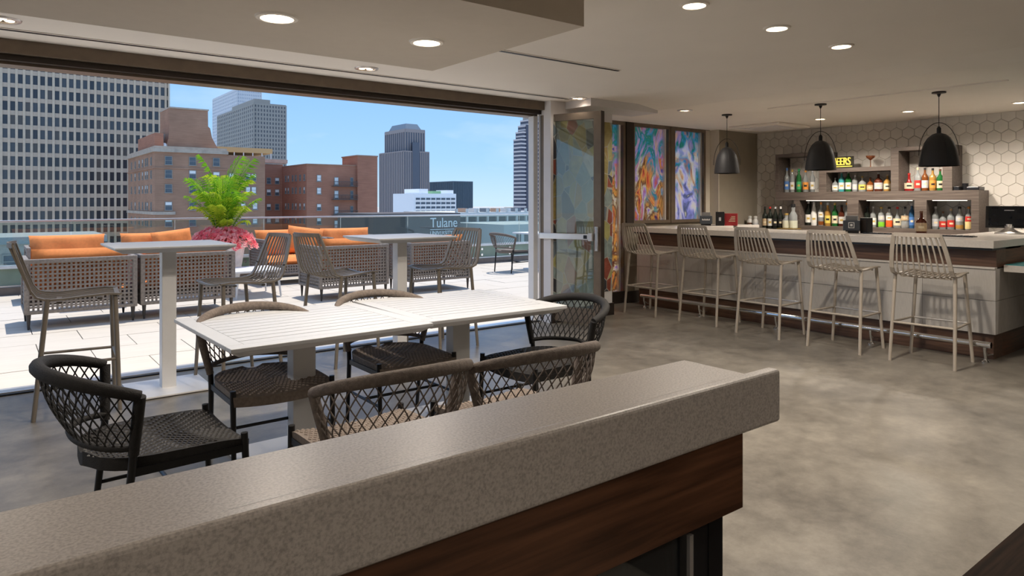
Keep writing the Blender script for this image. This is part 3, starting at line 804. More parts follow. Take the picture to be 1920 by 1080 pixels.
ct.location = (1.25, 3.85, 0); ct.rotation_euler = (0, 0, -PI/2)
dup(ct, 'taupe rope chair on the far side of the right dining table', (2.10, 3.93, 0), -PI/2)
dup(ct, 'taupe rope chair on the near side, left one half hidden by the ledge', (1.30, 2.63, 0), PI/2)
dup(ct, 'taupe rope chair on the near side, right one half hidden by the ledge', (1.965, 2.565, 0), PI/2)
dup(ct, 'pale rope chair far out on the terrace by the white side table', (8.40, 10.95, 0), math.radians(4), 'terrace chairs')

t = thing('cafe_table', 'white cafe table beside the rope chair by the railing', 'table', (9.22, 11.0, 0))
MB().box(-.42, .42, -.40, .40, .745, .775).build('tabletop', WHITEM, t, bev=.004)
MB().box(-.05, .05, -.05, .05, .02, .745).build('post', WHITEM, t)
MB().box(-.25, .25, -.25, .25, 0, .02).build('base_plate', WHITEM, t)

# ------------------------------------------------------------------ wicker sofas (back at y=0 local, faces +Y)
SW, SD, SH = 1.10, .78, .775
def weave(w, z0, z1, pitch=.043, s=.022):
    """open basket weave panel in the xz plane, centred on x"""
    m = MB(); n = max(2, int(w/pitch))
    for i in range(n+1):
        x = -w/2+w*i/n; m.box(x-s/2, x+s/2, -.005, .005, z0, z1)
    k = int((z1-z0)/pitch)
    for j in range(k+1):
        z = z0+(z1-z0)*j/k; m.box(-w/2, w/2, -.009, .009, z-s*.42, z+s*.42)
    return m
def make_sofa(label, group, w=SW):
    t = thing('wicker_sofa', label, 'sofa', group=group)
    z0, z1 = .17, SH
    def frame(m, a, b): m.bar(a, b, .045, .045)
    m = MB()
    for x in (-w/2+.02, w/2-.02):
        m.box(x-.024, x+.024, -.004, .044, z0, z1); m.box(x-.024, x+.024, SD-.044, SD+.004, z0, z1)
        m.box(x-.026, x+.026, 0, SD, z1-.045, z1+.005); m.box(x-.024, x+.024, 0, SD, z0, z0+.04)
    m.box(-w/2, w/2, -.005, .047, z1-.045, z1+.005); m.box(-w/2, w/2, 0, .042, z0, z0+.04); m.box(-w/2, w/2, SD-.042, SD, z0, z0+.04)
    m.build('frame', WICK, t, bev=.008)
    o = weave(w-.08, z0+.03, z1-.03).build('back_weave', WICK, t, kind='stuff', loc=(0, .02, 0))
    for s in (-1, 1):
        o = weave(SD-.06, z0+.03, z1-.03).build('arm_weave', WICK, t, kind='stuff', loc=(s*(w/2-.02), SD/2, 0)); o.rotation_euler = (0, 0, PI/2)
    weave(w-.08, z0+.02, .33).build('front_weave', WICK, t, kind='stuff', loc=(0, SD-.02, 0))
    MB().box(-w/2+.045, w/2-.045, .05, SD-.03, .27, .31).build('seat_deck', WICK, t)
    for x in (-w/2+.04, w/2-.04):
        for y in (.03, SD-.03):
            MB().tube([(x, y, z0), (x, y, 0)], [.024, .011], 8).build('leg', WICKD, t, smooth=50)
    return t
def cushion_mesh(w, d, h, name):
    m = MB(); n = 12
    def sh(a): return (1-abs(a)**5)
    def top(u, v):
        a, b = 2*u-1, 2*v-1
        e = (max(0., sh(a)*sh(b)))**.5
        k = 1-.025*(1-abs(a*b))*0
        return (a*w/2*(1-.03*(1-abs(b)**4)*abs(a)**3), b*d/2*(1-.03*(1-abs(a)**4)*abs(b)**3), h/2*e+.006*math.sin(7*a+3*b)*e)
    m.grid(top, n, n); m.grid(lambda u, v: (lambda p: (p[0], p[1], -p[2]))(top(1-u, v)), n, n)
    return m.mesh(name, ORANGE, 80)
CS = cushion_mesh(SW-.12, SD-.12, .17, 'seat_cushion'); CBk = cushion_mesh(SW-.13, .46, .19, 'back_cushion')
def cushion(me, label, loc, rot, name, group):
    o = bpy.data.objects.new(name, me); col.objects.link(o); o.location = loc; o.rotation_euler = rot
    return tag(o, label, 'cushion', group)
sofas = [  # x, y(back), facing, where
    (.885, 9.20, 1, 'at far left, its back to the room'),
    (2.03, 9.25, 1, 'behind first high table post, its back to the room'),
    (4.30, 9.34, 1, 'left of second high table post, its back to the room'),
    (5.75, 9.28, 1, 'right of second high table post, its back to the room'),
    (1.00, 12.35, -1, 'against the railing at far left, facing the room'),
    (2.17, 12.35, -1, 'against the railing just left of the palm'),
    (4.22, 12.35, -1, 'against the railing just right of the palm'),
    (5.42, 12.35, -1, 'against the railing, furthest right facing the room')]
sofa0 = None
for i, (x, y, fdir, wh) in enumerate(sofas):
    lab = 'wicker sofa '+wh
    rz = 0 if fdir > 0 else PI
    if sofa0 is None:
        sofa0 = make_sofa(lab, 'wicker sofas on the terrace'); sofa0.location = (x, y, 0)
    else: dup(sofa0, lab, (x, y, 0), rz+[0, .03, .02, 0, 0, .0, .03, 0][i])
    cushion(CS, 'orange seat cushion on sofa '+wh, (x, y+fdir*.42, .395), (0, 0, 0), 'seat_cushion', 'orange seat cushions')
    tilt = math.radians(74 if fdir > 0 else -74)
    if fdir > 0: cushion(CBk, 'orange back cushion on sofa '+wh, (x, y+.19, .665), (math.radians(106), 0, 0), 'back_cushion', 'orange back cushions')
    else: cushion(CBk, 'orange back cushion on sofa '+wh, (x-.02, y-.19, .70), (math.radians(76), 0, [0, 0, 0, 0, .05, -.04, .10, 0][i]), 'back_cushion', 'orange back cushions')
ck = cushion_mesh(.62, .50, .17, 'throw_cushion')
cushion(ck, 'orange throw cushion leaning up on the sofa right of the palm', (4.55, 12.02, .72), (math.radians(72), math.radians(8), math.radians(-16)), 'throw_cushion', 'orange throw cushions')
cushion(ck, 'orange throw cushion on the sofa left of the palm', (2.40, 12.05, .72), (math.radians(74), math.radians(-6), math.radians(10)), 'throw_cushion', 'orange throw cushions')

def coffee_table(label, x, y, w, d, rz=0.):
    t = thing('coffee_table', label, 'table', (x, y, 0), rz, group='white low tables on the terrace')
    MB().box(-w/2, w/2, -d/2, d/2, .375, .405).build('tabletop', WHITEM, t, bev=.004)
    for sx in (-1, 1):
        for sy in (-1, 1):
            MB().tube([(sx*(w/2-.09), sy*(d/2-.09), .375), (sx*(w/2-.05), sy*(d/2-.05), 0)], [.022, .013], 8).build('leg', WHITEM, t, smooth=50)
coffee_table('white low table beside the planter between the sofas', 3.20, 10.62, .75, .8)
coffee_table('white low table between the left sofas, mostly hidden', 1.2, 10.75, .75, .6)

# ------------------------------------------------------------------ planter, flowers, palm
px, py = 2.98, 11.35
t = thing('planter', 'tall tapered white planter between the terrace sofas', 'planter', (px, py, 0))
MB().lathe([(.20, 0), (.205, .01), (.33, .75), (.335, .78), (.30, .78), (.285, .70), (0, .70)], 28).build('pot', M('white_fibreglass', (.74, .71, .66), .5), t, smooth=40)
MB().lathe([(.27, .705), (.14, .73), (0, .74)], 16).build('soil', M('potting_soil', (.03, .02, .015), .95), t)
PINK = M_leaf('pink_petals', (1., .32, .32), (.98, .18, .22), 20.)
PINK2 = M_leaf('light_pink_petals', (1., .58, .52), (1., .42, .40), 20.)
LEAFD = M('dark_leaf', (.05, .13, .03), .5, var=.4)
fb = thing('flowering_begonias', 'mass of bright pink flowers spilling over the white planter rim', 'flowers', (px, py, .74))
def flower_mesh(mat, seed):
    rnd = random.Random(seed); m = MB()
    for k in range(9):
        q = k*2.399; r = .012+.035*(k/9.)
        c = Vector((r*math.cos(q), r*math.sin(q), .03-.5*r+rnd.uniform(-.008, .008)))
        s = .032; tl = rnd.uniform(.2, .7)
        d = Vector((math.cos(q), math.sin(q), tl)).normalized(); e = Vector((-math.sin(q), math.cos(q), 0)); n_ = d.cross(e)
        m._add([c-d*s*.3, c+e*s*.8+d*s*.3+n_*.006, c+d*s*1.2, c-e*s*.8+d*s*.3+n_*.006, c+d*s*.4-n_*.008], [(0, 1, 4), (1, 2, 4), (2, 3, 4), (3, 0, 4)])
    return m.mesh('flower', mat)
FM = [flower_mesh(PINK, 1), flower_mesh(PINK2, 2), flower_mesh(PINK, 3), flower_mesh(PINK2, 4)]
lm = MB()
for k in range(14):
    q = 2*PI*k/14
    s = .05; d = Vector((math.cos(q), math.sin(q), .2)); e = Vector((-math.sin(q), math.cos(q), 0)); c = d*.02
    lm._add([c, c+d*s+e*s*.5, c+d*s*2, c+d*s-e*s*.5], [(0, 1, 2, 3)])
LMESH = lm.mesh('leaf_cluster', LEAFD)
rnd = random.Random(5)
for k in range(150):
    r = math.sqrt((k+.5)/150); q = k*2.39996
    R_ = .47*r*rnd.uniform(.92, 1.06)
    x, y = R_*math.cos(q), R_*math.sin(q)
    z = .20*(1-r**2.2)+.03+rnd.uniform(-.03, .03)-(.05 if r > .9 else 0)
    n_ = Vector((x*1.4, y*1.4, .45))
    o = inst('flower', FM[k % 4], fb, (x, y, z), n_.to_track_quat('Z', 'Y').to_euler(), (1.35,)*3)
for k in range(40):
    q = k*2.39996; r = rnd.uniform(.12, .42)
    o = inst('leaf_cluster', LMESH, fb, (r*math.cos(q), r*math.sin(q), .14*(1-(r/.45)**2)-.02+rnd.uniform(-.03, .02)), (rnd.uniform(-.5, .5), rnd.uniform(-.5, .5), q))
PALMG = M_leaf('palm_green', (.26, .50, .03), (.10, .28, .02))
PALMY = M_leaf('palm_yellow_green', (.66, .74, .06), (.36, .52, .03))
pt = thing('areca_palm', 'bright yellow green palm rising from the white planter', 'palm', (px, py, .72))
def frond_mesh(L, droop, seed, mat):
    rn = random.Random(seed); m = MB(); pts = []
    for i in range(13):
        s = i/12.
        pts.append(Vector((L*(.05*s+.30*s*s), 0, L*(1.12*s-droop*.75*s**3))))
    m.tube(pts, [.010-.008*i/12 for i in range(13)], 5)
    for i in range(3, 13):
        for sub in (0, .5):
            j = min(11.99, i-1+sub); a = pts[int(j)].lerp(pts[int(j)+1], j-int(j)); dr_ = (pts[int(j)+1]-pts[int(j)]).normalized()
            ll = L*.33*math.sin(PI*min(1, max(.12, (i-3+sub)/10.5)))**.6*rn.uniform(.85, 1.1)
            for sd_ in (-1, 1):
                d = (dr_*.85+Vector((0, sd_*.75, .0))).normalized(); w = .0135
                tip = a+d*ll+Vector((0, 0, -ll*.38)); mid = a+d*ll*.5+Vector((0, 0, .01))
                e = dr_*w
                m._add([a-e*.4, a+e*.4, mid+e, mid-e, tip], [(0, 1, 2, 3), (3, 2, 4)])
    return m.mesh('frond', mat)
FR = [frond_mesh(1.0, .30, 1, PALMG), frond_mesh(.92, .42, 2, PALMY), frond_mesh(1.1, .22, 3, PALMG), frond_mesh(.8, .55, 4, PALMY)]
for k in range(36):
    q = k*2.39996+.4
    tl = -.20+.50*((k*5 % 12)/11.)
    o = inst('frond', FR[k % 4], pt, (.05*math.cos(q), .05*math.sin(q), .08+.012*(k % 5)), (0, rnd.uniform(-.10, .10)+tl, q), (1.12*(.55+.55*((k*7) % 12)/11.),)*3)
for k in range(9):
    q = 2*PI*k/9; r = .06+.03*(k % 2)
    m = MB(); m.tube([(r*math.cos(q), r*math.sin(q), 0), (r*1.3*math.cos(q), r*1.3*math.sin(q), .3), (r*1.9*math.cos(q), r*1.9*math.sin(q), .55)], [.016, .012, .007], 6)
    m.build('stem', M('palm_stem', (.22, .26, .06), .6), pt, smooth=60)

# ------------------------------------------------------------------ pendants
SHADE = M('matte_charcoal_shade', (.022, .022, .024), .55)
BRASS = M('brass_inner', (.50, .34, .10), .35, .6)
def pendant(label, x, y, r):
    t = thing('pendant_lamp', label, 'pendant lamp', (x, y, BZ), group='charcoal dome pendants over the bar')
    zb, zt = 1.785-BZ, 2.125-BZ
    prof = []
    H = zt-zb
    outer = [(r, zb), (r*.985, zb+.10*H), (r*.93, zb+.30*H), (r*.86, zb+.50*H), (r*.74, zb+.70*H), (r*.56, zb+.86*H), (r*.34, zb+.96*H), (r*.12, zt), (.012, zt+.004)]
    inner = [(a*.97, b-.004) for a, b in reversed(outer[1:-1])]+[(r*.97, zb)]
    sh_ = MB().lathe(outer, 28).build('shade', SHADE, t, smooth=60)
    MB().lathe(inner, 28).build('inner_lining', BRASS, sh_, smooth=60)
    for k in range(4):
        q = PI/4+k*PI/2
        MB().tube([(a*1.004*math.cos(q), a*1.004*math.sin(q), b) for a, b in outer[:-1]], .0025, 5).build('seam', SHADE, sh_)
    MB().cyl((0, 0, zt), (0, 0, -.02), .0035, n=6).build('cord', BLACKM, t)
    MB().lathe([(.065, 0), (.065, -.014), (.02, -.02), (.008, -.05)], 20).build('canopy', BLACKM, t, smooth=40)
    m = MB(); hp = []
    for k in range(21):
        q = PI*k/20
        hp.append((r*1.06*math.cos(q)*.707, r*1.06*math.cos(q)*-.707, zb+.32*H+(H*1.0)*math.sin(q)))
    m.tube(hp, .0035, 5); m.build('hoop', BLACKM, t)
    MB().lathe([(.02, zt), (.02, zt+.05), (.008, zt+.07)], 12).build('socket', BLACKM, t)
    MB().lathe([(0, zb+.10), (.03, zb+.13), (.02, zb+.19), (0, zb+.20)], 12).build('bulb', EMITS, t, smooth=60)
    l = bpy.data.lights.new('bulb_light', 'POINT'); l.energy = 5; l.color = (1, .8, .55); l.shadow_soft_size = .04
    o = bpy.data.objects.new('bulb_light', l); col.objects.link(o); o.parent = t; o.location = (0, 0, zb+.06)
    return t
pendant('charcoal dome pendant nearest the painted windows', 7.615, 5.31, .158)
pendant('charcoal dome pendant in the middle, in front of the neon sign', 7.66, 4.08, .168)
pendant('charcoal dome pendant nearest the right end of the bar', 7.78, 2.885, .183)

# ------------------------------------------------------------------ bottles
CG = M('clear_bottle_glass', (.55, .58, .58), .06, trans=.55, var=.05)
DG = M('dark_bottle_glass', (.012, .016, .012), .08, var=.1, coat=.3)
GG = M('green_bottle_glass', (.03, .20, .05), .08, trans=.3)
AM = M('amber_liquor', (.30, .09, .02), .08, trans=.35)
GOLDL = M('gold_liquor', (.60, .33, .08), .08, trans=.35)
BRN = M('brown_liquor', (.12, .03, .015), .08, trans=.2)
REDB = M('red_bottle', (.35, .02, .02), .15)
WHB = M('white_bottle', (.72, .72, .70), .3)
BLU = M('blue_bottle', (.03, .10, .22), .15)
TEALB = M('teal_box_print', (.05, .35, .38), .4)
cc = {'white': (.75, .74, .70), 'cream': (.75, .65, .45), 'orange': (.80, .32, .06), 'yellow': (.72, .58, .12), 'green': (.05, .38, .14), 'red': (.55, .04, .03),
      'blue': (.08, .20, .50), 'silver': (.55, .56, .58), 'black': (.02, .02, .02), 'gold': (.55, .38, .10), 'tan': (.55, .40, .24), 'brown': (.14, .06, .03)}
def LB(c): return M('label_'+c, cc[c], .5, var=.12, scale=45)
def bottle(label, x, y, z, h, r, body, lab, cap, shape='std', fill=None, group=None, name='bottle', lz=(.12, .45), turn=0.):
    t = thing(name, label, 'bottle', (x, y, z), group=group)
    if shape == 'std':   pr = [(r*.92, 0), (r, .01), (r, .56*h), (r*.93, .63*h), (r*.42, .74*h), (r*.34, .80*h), (r*.33, .96*h)]
    elif shape == 'wine': pr = [(r*.95, 0), (r, .01), (r, .55*h), (r*.86, .63*h), (r*.5, .72*h), (r*.38, .80*h), (r*.36, .97*h)]
    elif shape == 'squat': pr = [(r*.93, 0), (r, .015), (r*1.02, .45*h), (r*.95, .56*h), (r*.6, .66*h), (r*.3, .71*h), (r*.27, .95*h)]
    elif shape == 'bell': pr = [(r*.95, 0), (r*1.05, .015), (r*1.0, .30*h), (r*.62, .46*h), (r*.36, .60*h), (r*.27, .75*h), (r*.27, .95*h)]
    elif shape == 'slim': pr = [(r*.9, 0), (r*.95, .01), (r, .62*h), (r*.85, .70*h), (r*.45, .77*h), (r*.4, .97*h)]
    elif shape == 'cone': pr = [(r*.95, 0), (r, .01), (r*1.02, .5*h), (r*.62, .72*h), (r*.4, .84*h), (r*.38, .96*h)]
    bo = MB().lathe(pr, 14).build('glass', body, t, smooth=45)
    if fill:
        MB().lathe([(r*1.005, .012), (r*1.012, .02), (r*1.012, fill[1]*h), (r*1.0, fill[1]*h+.002)], 14).build('liquid_band', fill[0], t, smooth=45)
    a, b = lz[0]*h, lz[1]*h
    rl_ = r*(1.025 if shape != 'bell' else 1.06)
    m = MB(); n = 10; q0, q1 = PI-1.25+turn, PI+1.25+turn
    m.grid(lambda u, v: (rl_*math.cos(q0+(q1-q0)*u)*(1+.0), rl_*math.sin(q0+(q1-q0)*u), a+(b-a)*v), n, 1)
    lb = m.build('paper_label', LB(lab), t)
    m = MB(); c_ = (a+b)/2; e = (b-a)*.13; rr = rl_*1.01
    m.grid(lambda u, v: (rr*math.cos(PI+turn-.5+1.0*u), rr*math.sin(PI+turn-.5+1.0*u), c_-e+2*e*v), 4, 1)
    m.build('label_emblem', LB('black' if lab in ('yellow', 'orange', 'cream') else ('gold' if lab in ('white', 'green') else 'cream')), lb)
    cr_ = pr[-1][0]
    MB().lathe([(cr_*1.12, .90*h), (cr_*1.15, .905*h), (cr_*1.12, .995*h), (cr_*.9, h), (0, h)], 12).build('cap', LB(cap), t, smooth=45)
    return t
UZ = 1.566; XB = 10.02
up = [ # y, height, r, glass, label, cap, shape, fill, description
 (5.85, .385, .042, CG, 'blue', 'blue', 'std', None, 'clear bottle with blue and white label and blue cap, far left of upper left cubby'),
 (5.745, .355, .036, CG, 'white', 'gold', 'slim', None, 'clear slim bottle with white label and gold cap in upper left cubby'),
 (5.635, .365, .038, GG, 'green', 'green', 'slim', None, 'green bottle with green round label in upper left cubby'),
 (5.525, .34, .043, CG, 'orange', 'orange', 'std', None, 'bottle with large orange label in upper left cubby'),
 (5.415, .345, .036, CG, 'white', 'silver', 'slim', None, 'clear bottle with tall white label and silver cap, right end of upper left cubby'),
 (5.10, .21, .044, CG, 'white', 'silver', 'squat', None, 'short bottle with white diamond label, left end of the middle shelf'),
 (4.965, .30, .042, TEALB, 'white', 'silver', 'std', None, 'teal and white bottle on the middle shelf below the neon sign'),
 (4.865, .30, .043, GG, 'white', 'white', 'std', None, 'dark green bottle with white label and white stopper on the middle shelf'),
 (4.77, .24, .038, CG, 'silver', 'silver', 'slim', None, 'slim bottle with silver label on the middle shelf'),
 (4.665, .22, .052, CG, 'yellow', 'gold', 'squat', None, 'squat bottle with round yellow label on the middle shelf'),
 (4.555, .20, .046, AM, 'tan', 'brown', 'squat', None, 'squat dark amber bottle with tan label on the middle shelf'),
 (4.44, .27, .056, BRN, 'silver', 'silver', 'squat', None, 'broad brown whiskey bottle with tall silver stopper on the middle shelf'),
 (4.32, .235, .048, GOLDL, 'cream', 'cream', 'squat', None, 'broad bottle with cream label, right end of the middle shelf'),
 (4.06, .245, .058, REDB, 'cream', 'red', 'bell', None, 'dark red bell shaped bottle with cream label in upper right cubby'),
 (3.945, .315, .043, CG, 'red', 'cream', 'std', None, 'clear bottle with white and red label in upper right cubby'),
 (3.855, .31, .041, AM, 'silver', 'black', 'std', None, 'amber whisky bottle with slanted grey label in upper right cubby'),
 (3.76, .30, .041, GOLDL, 'orange', 'black', 'std', None, 'golden whisky bottle with slanted orange label in upper right cubby'),
 (3.67, .285, .040, GG, 'cream', 'brown', 'std', None, 'bottle with cream label and brown neck, right end of upper right cubby')]
for y, h, r, g, l, c, s, fi, d in up: bottle(d, XB, min(y+.05, 5.885) if y > 5.2 else (min(y+.05, 5.11) if y > 4.2 else min(y+.03, 4.085)), UZ, h, r, g, l, c, s, fi, 'bottles on the upper shelf', turn=.42)
LZ = 1.056
lo = [
 (5.50, .37, .044, DG, 'white', 'silver', 'std', None, 'dark bottle with white label, left end of lower left cubby'),
 (5.39, .36, .045, WHB, 'white', 'silver', 'cone', None, 'opaque white bottle with small emblem in lower left cubby'),
 (5.28, .355, .042, CG, 'white', 'orange', 'std', (AM, .18), 'bottle with white picture label and orange cap in lower left cubby'),
 (5.175, .345, .043, GOLDL, 'yellow', 'silver', 'std', None, 'bottle with yellow label and round black mark in lower left cubby'),
 (5.065, .345, .044, GG, 'cream', 'gold', 'std', None, 'green whiskey bottle with cream label in lower left cubby'),
 (4.965, .315, .043, BRN, 'white', 'black', 'wine', None, 'dark brown bottle with white label in lower left cubby'),
 (4.885, .35, .034, CG, 'silver', 'orange', 'slim', None, 'slim clear bottle with orange cap, right end of lower left cubby'),
 (4.62, .30, .040, DG, 'silver', 'black', 'std', None, 'dark clear bottle, left end of lower middle cubby'),
 (4.53, .295, .040, CG, 'white', 'silver', 'std', None, 'clear bottle with white label in lower middle cubby'),
 (4.42, .29, .042, CG, 'silver', 'gold', 'slim', (M('green_liqueur', (.20, .55, .04), .1), .26), 'clear bottle holding bright green liqueur'),
 (4.315, .29, .042, CG, 'white', 'black', 'slim', (M('red_liqueur', (.80, .12, .03), .1), .34), 'clear bottle holding orange red liqueur'),
 (4.205, .29, .052, CG, 'cream', 'red', 'bell', None, 'bell shaped bottle with cream label and red wax cap'),
 (4.105, .295, .050, CG, 'tan', 'black', 'bell', (GOLDL, .12), 'bell shaped clear bottle with tan label in lower middle cubby'),
 (4.02, .34, .034, BLU, 'blue', 'silver', 'slim', None, 'tall blue labelled bottle, right end of lower middle cubby'),
 (3.745, .30, .042, CG, 'silver', 'silver', 'std', None, 'clear bottle with silver stopper, left end of lower right cubby'),
 (3.655, .235, .046, CG, 'red', 'brown', 'squat', None, 'short clear bottle with red label and cork in lower right cubby'),
 (3.56, .27, .044, CG, 'red', 'tan', 'std', None, 'clear bottle with red label band and cork in lower right cubby'),
 (3.46, .30, .045, CG, 'silver', 'black', 'cone', (GOLDL, .2), 'clear bottle with black lettering and black cap in lower right cubby'),
 (3.355, .30, .042, CG, 'red', 'orange', 'std', (M('pale_yellow_liquor', (.75, .60, .28), .1), .36), 'bottle with red and white label, right end of lower right cubby')]
for y, h, r, g, l, c, s, fi, d in lo: bottle(d, XB, min(y+.05, 5.53) if y > 4.8 else (min(y+.03, 4.645) if y > 3.9 else min(y+.012, 3.755)), LZ, h, r, g, l, c, s, fi, 'bottles on the lower shelf', turn=.42, lz=(.36, .58) if fi else (.12, .45))
for y, lab, cap, d in ((6.12, 'tan', 'black', 'dark wine bottle with tan label, leftmost of the four wine bottles'), (6.03, 'white', 'red', 'dark wine bottle with white label and red capsule'),
                       (5.94, 'black', 'silver', 'dark wine bottle with silver capsule, third of the four wine bottles'), (5.85, 'black', 'white', 'dark wine bottle with white capsule, rightmost of the four wine bottles')):
    bottle(d, 9.78, y, 1.0, .34, .040, DG, lab, cap, 'wine', None, 'wine bottles on the back counter', 'wine_bottle', turn=.5)
bottle('amber whiskey bottle standing alone on the bar counter', 7.75, 3.04, 1.073, .25, .052, BRN, 'tan', 'brown', 'squat', None, turn=.35, lz=(.15, .5))

def shaker(label, y, emblem):
    t = thing('ceramic_bottle', label, 'bottle', (9.80, y, 1.0), group='white ceramic bottles')
    MB().lathe([(.042, 0), (.046, .01), (.046, .09), (.040, .12), (.026, .14), (.030, .15), (.030, .185), (0, .19)], 16).build('body', WHB, t, smooth=50)
    MB().lathe([(.0465, .055), (.0468, .06), (.0468, .075), (.0465, .08)], 16).build('emblem_band', LB(emblem), t)
shaker('white ceramic bottle with a brown emblem, left of the pair beside the wine', 6.40, 'brown')
shaker('white ceramic bottle with a grey blue emblem, right of the pair beside the wine', 6.30, 'silver')
def jar(label, y, h, lid):
    t = thing('glass_jar', label, 'jar', (9.76, y, 1.0), group='glass jars beside the wine bottles')
    MB().lathe([(.055, 0), (.062, .01), (.062, .55*h), (.04, .66*h), (.026, .72*h), (.03, .9*h)], 16).build('glass', CG, t, smooth=50)
    MB().lathe([(.063, .02), (.0635, .03), (.0635, .12), (.063, .13)], 16).build('filling', M('pale_mixer', (.60, .62, .50), .2), t)
    MB().lathe([(.032, .88*h), (.034, .9*h), (.03, h), (0, h)], 12).build('lid', lid, t)
jar('low clear glass jar with brass lid right of the wine bottles', 5.74, .24, BRASS)
jar('tall clear glass jar with black lid beside the lower cubby', 5.63, .38, BLACKPL)
t = tag(MB().box(9.62, 9.9, 5.55, 5.82, 1.0, 1.012).build('gold_tray', BRASS, bev=.003), 'small gold tray under the glass jars', 'tray')

# bar-top odds and ends
def caddy(label, x, y, mat, rz):
    t = thing('napkin_caddy', label, 'caddy', (x, y, 1.073), rz, group='napkin caddies on the bar')
    MB().box(-.07, .07, -.085, .085, .025, .14).build('body', mat, t, bev=.006)
    MB().box(-.055, .055, -.07, .07, 0, .025).build('foot', BLACKPL, t)
    MB().box(-.05, .05, -.06, .06, .14, .19).build('napkins', BLACKPL if mat is not DCAD else M('grey_napkins', (.2, .2, .2), .9), t)
    return t
DCAD = M('slate_caddy', (.055, .065, .08), .45)
c1 = caddy('slate napkin caddy with a small white square logo on the bar middle', 7.62, 3.70, DCAD, math.radians(22))
for a, b, z0, z1 in ((-.03, .03, .055, .062), (-.03, .03, .112, .119), (-.03, -.023, .055, .119), (.023, .03, .055, .119), (-.012, .012, .075, .10)):
    MB().box(-.0725, -.0705, a, b, z0, z1).build('logo', WHB, c1)
c2_ = caddy('slate napkin caddy with white lettering near the painted windows', 8.3, 6.14, DCAD, math.radians(34))
for k in range(7): MB().box(-.0725, -.0705, -.055+k*.016, -.043+k*.016, .075, .092 if k % 2 else .098).build('lettering', WHB, c2_)
t = thing('card_box', 'black upright box beside the red box on the bar', 'box', (8.42, 5.985, 1.073), math.radians(32))
MB().box(-.05, .05, -.06, .06, 0, .20).build('body', BLACKPL, t, bev=.003); MB().box(-.0515, -.05, -.015, .015, .07, .12).build('emblem', LB('silver'), t)
t = thing('carton', 'red carton on the bar near the painted windows', 'box', (8.55, 5.93, 1.073), math.radians(32))
MB().box(-.05, .06, -.12, .07, 0, .175).build('body', M('red_carton', (.33, .02, .025), .5), t, bev=.002)
for k in range(4): MB().box(-.0515, -.05, -.09, .0-.012*k, .06+.022*k, .068+.022*k).build('print_line', LB('cream'), t)
t = thing('bar_mat', 'short black bar tray left of the white ceramic bottles', 'tray', (9.62, 6.46, 1.0))
MB().box(-.01, .16, -.06, .05, 0, .055).build('body', BLACKPL, t, bev=.006)
t = thing('glass_dispenser', 'black framed dispenser box behind the napkin caddy', 'dispenser', (7.66, 3.56, 1.073), math.radians(-15))
MB().box(-.04, .05, -.04, .05, 0, .17).build('body', BLACKPL, t, bev=.004); MB().box(-.042, -.04, -.03, .04, .03, .15).build('front_plate', BRONZED, t)
for k, (x, y, w) in enumerate(((7.6, 3.3, .5), (7.62, 2.72, .42))):
    t = thing('bar_drip_mat', ['dark rubber drip mat on the counter, nearer the napkin caddy', 'dark rubber drip mat on the counter near its right end'][k], 'mat', (x, y, 1.073))
    MB().box(-.05, .07, -w/2, w/2, 0, .010).build('mat', BLACKPL, t)
    for q in range(8): MB().box(-.045, .065, -w/2+.02+q*w/8, -w/2+.028+q*w/8, .010, .013).build('rib', BLACKPL, t)
# point of sale monitor
pos = thing('point_of_sale_monitor', 'black point of sale touch monitor at the right end of the bar', 'monitor', (8.72, 2.55, 1.073), math.radians(14))
m = MB(); m.hexa([(-.02, -.24, .07), (-.02, .24, .07), (.03, .24, .07), (.03, -.24, .07), (.07, -.24, .34), (.07, .24, .34), (.11, .24, .34), (.11, -.24, .34)]); m.build('housing', BLACKPL, pos, bev=.006)
SCR = M('dark_screen', (.008, .010, .016), .12)
m = MB(); m._add([(-.019, -.205, .10), (-.019, .205, .10), (.059, .205, .325), (.059, -.205, .325)], [(3, 2, 1, 0)])
m.v = [(x-.012, y, z) for x, y, z in m.v]; sc_ = m.build('screen', SCR, pos)
m = MB(); m._add([(.020, -.05, .282), (.020, .05, .282), (.024, .05, .292), (.024, -.05, .292)], [(3, 2, 1, 0)]); m.v = [(x-.002, y, z) for x, y, z in m.v]; m.build('screen_text', LB('silver'), sc_)
m = MB(); m.lathe([(.15, 0), (.15, .012), (.10, .03), (.05, .06), (.045, .12)], 20, ex=.8); m.build('stand', ALU, pos, smooth=50)

pos.scale = (.88,)*3
# on the shelf tops
SIGN = M('neon_yellow', (.80, .66, .12), .4, emit=.45)
t = thing('neon_sign', 'yellow CHEERS letter sign on the middle shelf top', 'sign', (9.93, 5.21, 1.91))
o = bpy.data.objects.new('lettering', text_mesh('CHEERS', .105, .012, SIGN, 'lettering')); col.objects.link(o); o.parent = t
o.location = (0, -.01, .045); o.rotation_euler = (PI/2, 0, -PI/2); wd_ = max(v.co.x for v in o.data.vertices); o.scale = (.36/wd_, 1.5, 1)
MB().box(.0, .02, -.385, 0, .018, .030).build('underline', SIGN, t)
MB().box(.02, .035, -.40, .01, 0, .17).build('backing', M('sign_backing', (.02, .02, .012), .6), t)
COP = M('copper', (.70, .28, .14), .2, .9)
t = thing('copper_coupe', 'copper coupe glass standing on the middle shelf top', 'glass', (10.02, 4.60, 1.91))
MB().lathe([(.04, 0), (.04, .004), (.006, .012), (.005, .10), (.02, .112), (.055, .14), (.062, .165), (.058, .165), (.045, .138), (0, .12)], 18).build('cup', COP, t, smooth=50)
t = thing('small_cup', 'dark cup on the shelf step at the right', 'cup', (10.0, 3.40, 1.565))
MB().lathe([(.03, 0), (.036, .09), (.032, .09), (.027, .01), (0, .01)], 14).build('cup', BLACKPL, t, smooth=50)
